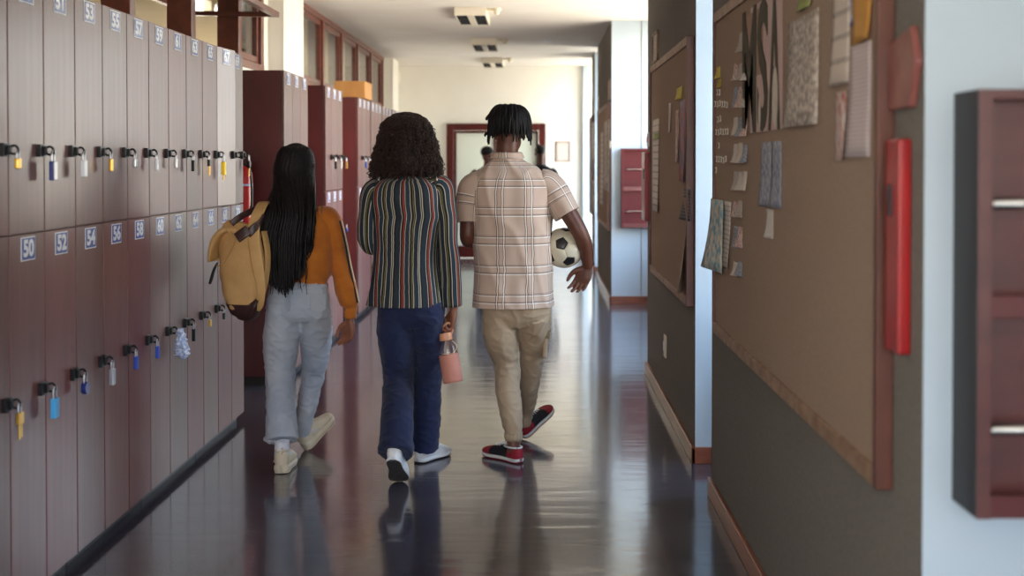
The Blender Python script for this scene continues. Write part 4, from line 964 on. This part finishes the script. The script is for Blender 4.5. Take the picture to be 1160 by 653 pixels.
# ---- the student in the striped blazer ---------------------------------------
def blazer_person():
    D = 6.15; P = lambda x, y, d=0: at(x, y, D+d)
    base = at(463, 537, D); base.z = 0
    g = thing('person', 'person with shoulder-length curly dark hair, striped blazer and dark blue jeans', 'person', base, 'three students walking side by side')
    HM = Matrix.Translation(P(460, 187, .02)) @ Matrix.Rotation(math.radians(4), 4, 'Z')
    b = MB(); head(b, HM, 1.0)
    b.limb([P(460, 182), P(460, 192), P(461, 202), P(461, 212)], [.052, .05, .056, .08], n=22)
    b.limb([P(464, 358), P(464, 345), P(463, 315), P(462, 280), P(461, 245), P(461, 222), P(461, 206), P(461, 200)], [(.06, .05), (.12, .085), (.12, .09), (.14, .095), (.165, .10), (.165, .08), (.085, .055), (.05, .045)], n=36, ex=2.2)
    ls, le, lw = P(424, 218), P(417, 272, -.02), P(428, 268, .25)
    rs, re, rw = P(500, 215), P(509, 278, -.03), P(513.5, 350, .02)
    for s_, e_, w_, sx_ in ((ls, le, lw, 1), (rs, re, rw, -1)):
        b.limb([s_+V(.05*sx_, 0, 0), s_, lerp(s_, e_, .5), e_, lerp(e_, w_, .5), w_], [.045, .048, .042, .036, .033, .023], n=18)
    hand(b, lw, V(.3, 1, .15), V(.7, 0, .4), -1, curl=(.7, .8, .5), size=.95, thumb=.7)
    # right hand, fingers hooked through the bottle loop
    hand(b, rw+V(0, 0, -.01), V(-.12, -.02, -1), V(-.9, -.3, 0), 1, curl=(.45, 1.05, .8), size=1.0, thumb=.9, wr=.024, pinch=1)
    # left foot pushing off, right foot flat in front
    t1 = at(452, 549.5, 5.97); t1.z = .008; h1 = t1+V(-.012, -.215, .165).normalized()*.262
    h2 = at(472, 528, 6.34); h2.z = 0; t2 = h2+V(.13, .22, 0).normalized()*.27
    t1c = t1+V(0, .008, -.019)
    a1, c1 = shoe(g, t1c, h1+V(0, .008, -.019), (0, 1, 1), 'white', 1.08); a2, c2 = shoe(g, t2, h2, (0, 0, 1), 'white', 1.08)
    k1 = P(451, 428, .06); k2 = P(484, 428, .16)
    top = [(P(464, 325), (.14, .10)), (P(465, 338), (.158, .112)), (P(466, 350), (.166, .122)), (P(466, 362), (.160, .115)), (P(466, 371), (.13, .09))]
    L1 = [(P(448, 350), (.086, .118)), (P(448, 378), (.092, .105)), (P(450, 405, .03), (.085, .095)), (k1, (.078, .088)), (at(453.5, 470, 6.05), (.078, .09)), (at(456.5, 498, 5.98), (.082, .095)), (at(457.5, 510, 5.965), (.084, .098))]
    L2 = [(P(484, 350), (.086, .118)), (P(484, 378, .05), (.088, .103)), (P(485, 405, .12), (.078, .092)), (k2, (.072, .085)), (at(485, 470, 6.33), (.072, .088)), (at(485, 500, 6.36), (.076, .095)), (at(485, 508, 6.36), (.078, .096))]
    L1 = bend(L1, 3, a1); L2 = bend(L2, 3, a2); inner(b, L1, a1, c1); inner(b, L2, a2, c2)
    b.build('body', 'skin_brown', g, remesh=.0045, sm=3); eyes(g, HM)
    j = trousers(g, 'jeans', 'denim_dark', top, [L1, L2], amp=.006, ret=.1, creases=((P(0, 428).z, .09, .0022), (P(0, 500).z, .06, .0015)))
    m = MB()
    for L, sx_ in ((L1, 1), (L2, 1)):
        q = [p+V(r[0]*.72*sx_, -r[1]*.72, 0) for p, r in L[2:]]
        m.limb(q, [.0018]*len(q), n=5, sub=4)
    m.build('seam', 'denim_light', j, smooth=True) if False else None
    bl = garment(g, 'blazer', 'blazer_stripes', [P(460, 346), P(460, 340), P(460, 318), P(460, 295), P(460.5, 270), P(461, 245), P(461, 226), P(461, 214), P(461, 207), P(461, 201), P(461, 197)],
            [(.186, .135), (.184, .133), (.172, .125), (.162, .118), (.165, .118), (.176, .122), (.186, .122), (.184, .108), (.160, .09), (.105, .07), (.070, .062)], 1.06, amp=.0095, n=96, sub=7, fs=(8, 2.4), solid=.004)
    m = MB(); m.limb([P(461, 200), P(461, 195), P(461, 192)], [(.074, .066), (.072, .064), (.07, .062)], n=30, sub=3, cap=False, vert=True, C0=.45); m.build('collar', 'blazer_stripes', bl, smooth=True, solid=.006)
    def fs_(th, t_, q): return .007*noise.noise(V(q.x*10, q.y*10, q.z*9))
    for pts, rad in (([P(440, 216), P(424, 217), P(418, 240, -.01), P(416.5, 262, -.015), P(418, 276, .0), P(423, 277, .08), P(428, 270, .2)], [(.066, .07), (.063, .068), (.052, .06), (.05, .056), (.048, .05), (.046, .05), (.04, .042)]),
                     ([P(484, 213), P(500, 214), P(504.5, 240, -.01), P(507.5, 275, -.03), P(510, 310, -.01), P(511, 346, .01)], [(.066, .07), (.062, .068), (.052, .06), (.050, .055), (.052, .054), (.056, .058)])):
        m = MB(); m.limb(pts, rad, n=44, sub=7, cap=False, fold=fs_, C0=.354); m.build('sleeve', 'blazer_stripes', bl, smooth=True, solid=.004)
    # curly hair: soft volume plus ringlets
    prof = [(127, 2, .02), (129.5, 12, .062), (134, 19, .085), (142, 25, .10), (152, 28.5, .108), (163, 31.5, .112), (175, 34, .112), (186, 36.5, .110), (195, 37, .10), (200, 35, .085)]
    s_ = D/F
    def lump(th, t_, q): return .006*noise.noise(q*38)+.005*noise.noise(q*80)
    m = MB(); m.limb([P(460.5, y) for i, (y, w_, dd) in enumerate(prof)], [(w_*s_*.88, dd*.86) for y, w_, dd in prof], n=60, sub=6, fold=lump, vert=True)
    hr = m.build('hair', 'hair_curly', g, smooth=True)
    rc = MB(); N = 1700
    for k in range(N):
        t_ = random.random()**.8*(len(prof)-2.2); i = int(t_); f_ = t_-i
        y = lerp(prof[i][0], prof[i+1][0], f_); th = random.uniform(0, 2*PI)
        Lh = random.randint(9, 17); ph = random.uniform(0, 6.28); pts = []; hrad = random.uniform(.003, .0065)
        for s2 in range(Lh):
            yy = y+s2*.95; q_ = min(yy, 200.0)
            i2 = 0
            while i2 < len(prof)-2 and prof[i2+1][0] < q_: i2 += 1
            f2 = (q_-prof[i2][0])/(prof[i2+1][0]-prof[i2][0]); w_ = lerp(prof[i2][1], prof[i2+1][1], f2)*s_; dd = lerp(prof[i2][2], prof[i2+1][2], f2)
            if yy > 196: w_ = prof[-2][1]*s_; dd = prof[-2][2]
            if yy > 203: break
            c = P(460.5, yy); o_ = .985+.05*math.sin(ph+s2*.4)+.026*(k % 5)+(.05 if k % 17 == 0 else 0)
            cx_, cy_ = math.cos(th)*w_*o_, math.sin(th)*dd*o_
            a = ph+s2*1.35
            pts.append(c+V(cx_+math.cos(a)*hrad*-math.sin(th)+math.cos(th)*math.sin(a)*hrad, cy_+math.cos(a)*hrad*math.cos(th)+math.sin(th)*math.sin(a)*hrad, 0))
        if len(pts) > 4: rc.limb(pts, [.0023]*(len(pts)-1)+[.001], n=4, sub=2)
    o = rc.build('ringlets', 'ringlet', hr, smooth=True); o['kind'] = 'stuff'
blazer_person()

# ---- bottle in the hand --------------------------------------------------------
def bottle():
    top = at(504, 380, 6.15); bot = at(513, 433, 6.13); ax = (bot-top).normalized()
    b = thing('water_bottle', 'glass water bottle with pink sleeve and peach lid, held in a hand', 'bottle', bot)
    A = lambda t_: top+(bot-top)*t_
    m = MB(); m.limb([A(.10), A(.14), A(.2), A(.3), A(.5), A(.95), A(.97)], [.022, .026, .040, .0455, .0465, .0465, .04], ref=V(1, 0, 0), n=28, sub=4); m.build('glass_body', 'bottle_glass', b, smooth=True)
    m = MB(); m.limb([A(.45), A(.46), A(.97), A(1.0)], [.0475, .0495, .0495, .046], ref=V(1, 0, 0), n=28, sub=3); m.build('silicone_sleeve', 'bottle_pink', b, smooth=True)
    m = MB(); m.limb([A(-.04), A(-.03), A(.10), A(.12)], [.030, .0335, .0335, .031], ref=V(1, 0, 0), n=28, sub=3); m.build('lid', 'bottle_lid', b, smooth=True)
    sd = V(1, 0, 0)
    m = MB(); m.limb([A(-.02)-sd*.02, A(-.12)-sd*.01, A(-.24)+sd*.014, A(-.24)+sd*.034, A(-.1)+sd*.04, A(-.01)+sd*.028], [(.010, .006)]*6, ref=V(0, 1, 0), n=12, sub=5); m.build('carry_loop', 'bottle_lid', b, smooth=True)
    m = MB(); m.limb([A(.12)+sd*.03, A(.25)+sd*.048, A(.40)+sd*.02, A(.42)-sd*.03], [.0022]*4, n=6); m.build('cord', 'trim_cream', b, smooth=True)
bottle()

# ---- the student in the plaid shirt ---------------------------------------
def plaid_person():
    D = 6.5; P = lambda x, y, d=0: at(x, y, D+d); s_ = D/F
    base = at(583, 518, D); base.z = 0
    g = thing('person', 'person with short dreadlocks, plaid short-sleeved shirt and khaki trousers', 'person', base, 'three students walking side by side')
    HM = Matrix.Translation(P(577, 172, .01)) @ Matrix.Rotation(math.radians(-8), 4, 'Z') @ Matrix.Rotation(math.radians(-5), 4, 'X')
    b = MB(); head(b, HM, 1.0)
    b.limb([P(576, 155, .0), P(574.5, 166, -.01), P(574, 177), P(574.5, 190)], [.06, .060, .063, .072], n=24)
    b.limb([P(583, 358), P(582, 342), P(580, 310), P(580, 275), P(580, 235), P(579, 210), P(577, 197), P(576, 190)], [(.06, .05), (.13, .085), (.15, .10), (.165, .105), (.19, .11), (.195, .09), (.11, .065), (.06, .05)], n=36, ex=2.2)
    ls, le, lw = P(534, 214), P(530, 270, -.02), P(540, 275, .27)
    rs, re, rw = P(626, 210), P(656, 262, -.03), P(666, 302, .04)
    b.limb([ls+V(.06, 0, 0), ls, lerp(ls, le, .5), le, lerp(le, lw, .5), lw], [.055, .056, .050, .042, .037, .027], n=20)
    b.limb([rs-V(.06, 0, 0), rs, lerp(rs, re, .5), re, lerp(re, rw, .4)+V(.012, 0, 0), rw], [.055, .056, .048, .043, .040, .027], n=20)
    hand(b, lw, V(.4, 1, .1), V(.8, 0, .3), -1, curl=(.5, .7, .4), size=1.05, thumb=.6)
    hand(b, rw, V(-.42, .05, -1), V(-.35, -1, .1), 1, curl=(.25, .45, .35), size=1.12, thumb=.15, wr=.027, spread=1.8)
    h1 = at(590, 527, 6.34); h1.z = 0; t1 = h1+V(-.165, .175, 0).normalized()*.285
    h2 = at(594, 496, 6.9); h2.z = .001; t2 = h2+V(.155, .19, .125).normalized()*.28
    a1, c1 = shoe(g, t1, h1, (0, 0, 1), 'skate', 1.08); a2, c2 = shoe(g, t2, h2, (-.25, -.1, 1), 'skate', 1.08)
    k1 = P(573, 418, .02); k2 = P(602, 415, .2)
    top = [(P(583, 325), (.16, .11)), (P(584, 342), (.175, .12)), (P(585, 352), (.180, .125)), (P(585, 362), (.170, .118)), (P(586, 370), (.14, .09))]
    L1 = [(P(566, 352), (.093, .118)), (P(567, 380), (.092, .11)), (P(572, 402, .02), (.076, .09)), (k1+V(.004, 0, 0), (.067, .078)), (P(576, 440, -.02), (.063, .074)), (P(579, 462, -.05), (.061, .070)), (at(582.5, 482, 6.43), (.050, .056)), (at(583.5, 490, 6.43), (.041, .046)), (at(583.5, 496, 6.43), (.042, .047))]
    L2 = [(P(605, 352), (.090, .118)), (P(605, 380, .08), (.086, .10)), (P(603, 400, .15), (.070, .082)), (k2, (.060, .072)), (at(601.5, 438, 6.78), (.054, .066)), (at(600.5, 457, 6.87), (.050, .06)), (at(600, 468, 6.92), (.043, .048)), (at(600, 475, 6.94), (.037, .042)), (at(600, 480, 6.95), (.038, .043))]
    L1 = bend(L1, 3, a1); L2 = bend(L2, 3, a2); inner(b, L1[:-2], a1, c1); inner(b, L2[:-2], a2, c2)
    b.build('body', 'skin_deep', g, remesh=.0045, sm=3); eyes(g, HM)
    j = trousers(g, 'trousers', 'khaki', top, [L1, L2], amp=.006, ret=.03, creases=((P(0, 412).z, .07, .0038), (P(0, 432).z, .03, .003), (P(0, 385).z, .05, .002), (P(0, 478).z, .05, .0025)))
    for L in (L1, L2):       # elastic cuffs
        c, r = L[-1]; c0, r0 = L[-2]; m = MB()
        def rib(th, t_, q): return .0022*math.sin(th*14)
        m.limb([c0+V(0, 0, .01), c0, c, c-V(0, 0, .002)], [(r0[0]+.006, r0[1]+.006), (r0[0]+.005, r0[1]+.005), (r[0]+.004, r[1]+.004), (r[0]-.004, r[1]-.004)], n=56, sub=4, fold=rib, cap=False); m.build('cuff', 'khaki', j, smooth=True)
    c = P(620, 386, .06)
    m = MB(); m.box(-.012, .012, -.07, .07, -.085, .05, M=Matrix.Translation(c+V(-.008, 0, 0)) @ Matrix.Rotation(.08, 4, 'Y')); pk = m.build('cargo_pocket', 'khaki', j, bevel=.008)
    m = MB(); m.box(-.016, .017, -.075, .075, .02, .06, M=Matrix.Translation(c+V(-.006, 0, 0)) @ Matrix.Rotation(.12, 4, 'Y')); m.build('pocket_flap', 'khaki_dark', j, bevel=.006)
    sh = garment(g, 'plaid_shirt', 'shirt_plaid', [P(580, 347), P(580, 340), P(580, 315), P(580, 290), P(580, 262), P(580, 240), P(579.5, 222), P(579, 208), P(578.5, 200), P(577, 192), P(576, 185), P(575.5, 180)],
            [(.212, .155), (.211, .154), (.206, .148), (.202, .142), (.203, .138), (.210, .138), (.222, .134), (.222, .118), (.205, .104), (.156, .092), (.108, .080), (.078, .071)], 1.16, amp=.012, n=96, sub=7, fs=(7, 2.2), v0=.02)
    def col(th, t_, q): return .001*math.sin(th*5)
    m = MB(); m.limb([P(575.5, 184), P(575, 178), P(574.5, 173.5), P(574.5, 174), P(575, 179.5)], [(.082, .074), (.076, .069), (.074, .067), (.079, .072), (.088, .080)], n=40, sub=4, cap=False, vert=True, C0=.52, fold=col); m.build('collar', 'shirt_plaid', sh, smooth=True, solid=.003)
    m = MB(); 
    def fs_(th, t_, q): return .007*noise.noise(V(q.x*9, q.y*9, q.z*8))
    for pts, rad in (([P(556, 212), P(537, 213), P(531, 232, -.01), P(530.5, 252, -.02)], [(.085, .085), (.078, .084), (.066, .076), (.060, .074)]),
                     ([P(602, 210), P(622, 211), P(634, 228, -.01), P(643, 243, -.02)], [(.085, .085), (.080, .084), (.074, .078), (.072, .076)])):
        m = MB(); m.limb(pts, rad, n=44, sub=8, cap=False, fold=fs_, C0=.50, v0=.06); m.build('sleeve', 'shirt_plaid', sh, smooth=True, solid=.004)
    # back yoke seam
    m = MB(); yk = []
    for k in range(21):
        x = lerp(542, 618, k/20); yk.append(P(x, 216, -.131*math.sqrt(max(0, 1-((x-580)/50)**2))-.004))
    # dreadlocks
    m = MB(); m.ball((0, -.010, .142), (.083, .100, .088), n=30, k=18, M=HM); hr = m.build('hair', 'hair_black', g, smooth=True)
    dl = MB(); N = 150
    for k in range(N):
        az = 2*PI*(k*.618034 % 1); rr = math.sqrt((k+.5)/N)          # roots spread over the crown
        rx, ry = .066*rr, .082*rr; zr = .142+.090*math.sqrt(max(0, 1-rr*rr*.62))
        r0 = V(math.cos(az)*rx, -.01+math.sin(az)*ry, zr-.012)
        back = max(0, -math.sin(az)); side = abs(math.cos(az))
        drop = .040+.050*rr*(.5+.5*back)+random.uniform(-.022, .026)+.035*side*rr
        if math.sin(az) > .3: drop *= .6
        out = .099+.010*random.random()+.012*side*rr
        p1 = V(math.cos(az)*lerp(rx, out*.86, .6), -.01+math.sin(az)*lerp(ry, out*1.05, .6), zr+.006)
        p2 = V(math.cos(az)*out*.93, -.012+math.sin(az)*out*1.09, zr-.02-drop*.4)
        p3 = V(math.cos(az)*(out*.98)+random.uniform(-.006, .006), -.012+math.sin(az)*out*1.08, max(zr-.03-drop*1.25, .078-.040*random.random()-.012*side))
        w_ = random.uniform(.0066, .0100)
        pts = [HM @ q for q in (r0, p1, p2, p3)]
        dl.limb(pts, [w_*.8, w_, w_*.95, w_*.4], n=7, sub=5, fold=lambda th, t_, q: .0012*noise.noise(q*160))
    # two locks sticking out on the left
    for a, b_, c_, e_ in (((560, 128), (554, 131), (551, 135), (552.5, 136)), ((556, 148), (552, 151), (549.5, 153), (550, 155))):
        dl.limb([P(a[0], a[1]), P(b_[0], b_[1], -.01), P(c_[0], c_[1], -.01), P(e_[0], e_[1], -.01)], [.008, .008, .007, .003], n=7, sub=4)
    o = dl.build('dreadlocks', 'hair_black', hr, smooth=True); o['kind'] = 'stuff'
plaid_person()

# ---- football -------------------------------------------------------------------
def football():
    c = at(639, 281, 6.56); R = .107
    b = thing('football', 'white and black football under the arm of the student in the plaid shirt', 'ball', c)
    ph = (1+5**.5)/2; iv = [V(*v).normalized() for v in [(-1, ph, 0), (1, ph, 0), (-1, -ph, 0), (1, -ph, 0), (0, -1, ph), (0, 1, ph), (0, -1, -ph), (0, 1, -ph), (ph, 0, -1), (ph, 0, 1), (-ph, 0, -1), (-ph, 0, 1)]]
    ft = [(0, 11, 5), (0, 5, 1), (0, 1, 7), (0, 7, 10), (0, 10, 11), (1, 5, 9), (5, 11, 4), (11, 10, 2), (10, 7, 6), (7, 1, 8), (3, 9, 4), (3, 4, 2), (3, 2, 6), (3, 6, 8), (3, 8, 9), (4, 9, 5), (2, 4, 11), (6, 2, 10), (8, 6, 7), (9, 8, 1)]
    # turn one black panel towards the viewer, up and left
    tgt = V(-.15, -.93, .28).normalized(); q = iv[4].rotation_difference(tgt); RM = Matrix.Rotation(.95, 3, tgt) @ q.to_matrix()
    def panel(corners, mi, m):
        cen = sum(corners, V(0, 0, 0))/len(corners); K = 6
        for a in range(len(corners)):
            A, B = corners[a], corners[(a+1) % len(corners)]; grid = {}
            vs = []; fs = []
            for i in range(K+1):
                for j_ in range(i+1):
                    p = cen.lerp(A.lerp(B, j_/i) if i else A, i/K); e_ = i/K
                    r = R*(1-.022*max(0, (e_-.80)/.20)**2); grid[i, j_] = len(vs); vs.append(c+(RM @ p.normalized())*r)
            for i in range(K):
                for j_ in range(i+1):
                    fs.append((grid[i, j_], grid[i+1, j_], grid[i+1, j_+1]))
                    if j_ < i: fs.append((grid[i, j_], grid[i+1, j_+1], grid[i, j_+1]))
            m.add(vs, fs, mi)
    mw, mk = MB(), MB()
    for t_ in ft:
        A, B, C_ = [iv[i] for i in t_]
        panel([A.lerp(B, 1/3), A.lerp(B, 2/3), B.lerp(C_, 1/3), B.lerp(C_, 2/3), C_.lerp(A, 1/3), C_.lerp(A, 2/3)], 0, mw)
    for i, v in enumerate(iv):
        nb = sorted([j_ for j_ in range(12) if j_ != i], key=lambda j_: (iv[j_]-v).length)[:5]
        t1 = v.orthogonal().normalized(); t2 = v.cross(t1)
        nb.sort(key=lambda j_: math.atan2(iv[j_].dot(t2), iv[j_].dot(t1)))
        panel([v.lerp(iv[j_], 1/3) for j_ in nb], 1, mw)
    mw.build('cover', ['ball_white', 'ball_black'], b, smooth=True)
football()

# ---- two people far away ---------------------------------------------------------
def distant(px, y_top, D, skin, label, turn):
    s_ = D/F; c = at(px, 0, D); X = c.x; zt = H-(y_top-CY)*s_; k = zt/1.80
    Q = lambda x, z, y=0: V(X+x*k, D+y, z*k)
    g = thing('person', label, 'person', (X, D, 0), 'two people standing far down the corridor')
    HM = Matrix.Translation(Q(0, 1.565)) @ Matrix.Rotation(turn, 4, 'Z')
    b = MB(); head(b, HM); b.limb([Q(0, 1.6), Q(0, 1.53), Q(0, 1.46)], [.055, .055, .08], n=16)
    b.limb([Q(0, .85), Q(0, .95), Q(0, 1.1), Q(0, 1.3), Q(0, 1.42), Q(0, 1.48)], [(.14, .09), (.16, .1), (.135, .09), (.165, .1), (.17, .08), (.08, .05)], n=24)
    for sx_ in (-1, 1):
        b.limb([Q(.14*sx_, 1.41), Q(.19*sx_, 1.4), Q(.22*sx_, 1.24), Q(.235*sx_, 1.1), Q(.235*sx_, .95, .03), Q(.23*sx_, .86, .05)], [.05, .05, .042, .036, .03, .023], n=14)
        hand(b, Q(.23*sx_, .85, .05), V(0, .1, -1), V(-sx_, 0, 0), sx_*1.0, curl=(.3, .4, .3))
        b.limb([Q(.09*sx_, .9), Q(.10*sx_, .7), Q(.10*sx_, .48), Q(.105*sx_, .3), Q(.11*sx_, .08)], [.085, .075, .052, .05, .035], n=14)
    b.build('body', skin, g, remesh=.008, sm=2); eyes(g, HM)
    garment(g, 'dark_top', 'shirt_black', [Q(0, .92), Q(0, 1.1), Q(0, 1.3), Q(0, 1.41), Q(0, 1.46), Q(0, 1.5)], [(.185, .13), (.18, .125), (.2, .125), (.195, .1), (.13, .08), (.07, .065)], 1.1, n=40, sub=4)
    for sx_ in (-1, 1):
        m = MB(); m.limb([Q(.13*sx_, 1.39), Q(.19*sx_, 1.38), Q(.225*sx_, 1.24), Q(.24*sx_, 1.1), Q(.238*sx_, .9, .04)], [.065, .064, .055, .05, .036], n=18, cap=False); m.build('sleeve', 'shirt_black', g, smooth=True, solid=.004)
    trousers(g, 'dark_trousers', 'pants_black', [(Q(0, 1.0), (.155, .11)), (Q(0, .92), (.175, .12)), (Q(0, .8), (.15, .1))], [[(Q(.085*sx_, .88), (.09, .1)), (Q(.1*sx_, .5), (.07, .08)), (Q(.11*sx_, .08), (.058, .075))] for sx_ in (-1, 1)], voxel=.012)
    for sx_ in (-1, 1): shoe(g, (X+.14*sx_, D+.17, 0), (X+.10*sx_, D-.08, 0), (0, 0, 1), 'white')
    m = MB(); m.ball((0, -.012, .145), (.079, .099, .084), n=20, k=12, M=HM); m.build('hair', 'hair_black', g, smooth=True)
distant(612, 163.5, 18.2, 'skin_dark', 'distant person in dark clothes, seen just right of the dreadlocks', 0)
distant(552.5, 165, 17.6, 'skin_deep', 'distant person in dark clothes, seen just left of the dreadlocks', -1.0)
# ------------------------------------------------------------------ light, camera
wd = bpy.data.worlds.new('sky'); SC.world = wd; wd.use_nodes = True; t = wd.node_tree; bg = t.nodes['Background']
tc = t.nodes.new('ShaderNodeTexCoord'); sx = t.nodes.new('ShaderNodeSeparateXYZ'); mr = t.nodes.new('ShaderNodeMapRange'); rp = t.nodes.new('ShaderNodeValToRGB')
mr.inputs[1].default_value = -1; mr.inputs[2].default_value = 1
t.links.new(tc.outputs['Generated'], sx.inputs[0]); t.links.new(sx.outputs[2], mr.inputs[0]); t.links.new(mr.outputs[0], rp.inputs[0]); t.links.new(rp.outputs[0], bg.inputs[0])
e = rp.color_ramp.elements; e[0].position = 0; e[0].color = (.60, .54, .47, 1); e[1].position = 1; e[1].color = (.38, .56, .95, 1)
for p, c in ((.47, (.64, .58, .50, 1)), (.52, (1.0, .96, .90, 1)), (.58, (.86, .92, 1, 1)), (.68, (.60, .76, 1, 1))):
    k = e.new(p); k.color = c
bg.inputs[1].default_value = 7.0
def portal(x, y0, y1, z0, z1, side, name='window_daylight'):
    ld = bpy.data.lights.new(name, 'AREA'); ld.shape = 'RECTANGLE'; ld.size = z1-z0; ld.size_y = y1-y0; ld.cycles.is_portal = True
    o = bpy.data.objects.new(name, ld); COL.objects.link(o); o.location = (x, (y0+y1)/2, (z0+z1)/2); o.rotation_euler = (0, math.radians(90 if side > 0 else -90), 0)
for i, (a, b) in enumerate(gaps): portal(XOUT+.12, a, b if i else .3, .8 if i < 3 else .12, 3.0, 1)
portal(-6.12, Y0, YC, .95, 2.1, -1)
o = bpy.data.lights.new('window_daylight', 'AREA'); o.shape = 'RECTANGLE'; o.size = 2.4; o.size_y = 1.8; o.cycles.is_portal = True  # portal for the added fill window behind the camera
o = bpy.data.objects.new('window_daylight', o); COL.objects.link(o); o.location = (-.3, Y0-.09, 1.8); o.rotation_euler = (PI/2, 0, 0)
cam = bpy.data.cameras.new('camera'); co = bpy.data.objects.new('camera', cam); COL.objects.link(co); SC.camera = co
co.location = (0, 0, H); PITCH = math.radians(1.0); co.rotation_euler = (PI/2-PITCH, 0, 0)
cam.sensor_width = 36; cam.lens = F/1160*36; cam.shift_x = -(CX-580)/1160
cam.shift_y = -((326.5-(CY+F*math.tan(PITCH)))/1160)
cam.dof.use_dof = True; cam.dof.focus_distance = 6.2; cam.dof.aperture_fstop = 2.3; cam.clip_end = 200
vs_ = SC.view_settings; vs_.view_transform = 'Standard'; vs_.look = 'None'; vs_.gamma = 1; vs_.use_curve_mapping = False; vs_.exposure = 1.2
cy = SC.cycles; cy.use_denoising = True; cy.max_bounces = 10; cy.diffuse_bounces = 6; cy.glossy_bounces = 4; cy.transparent_max_bounces = 12; cy.sample_clamp_indirect = 6
cy.caustics_reflective = False
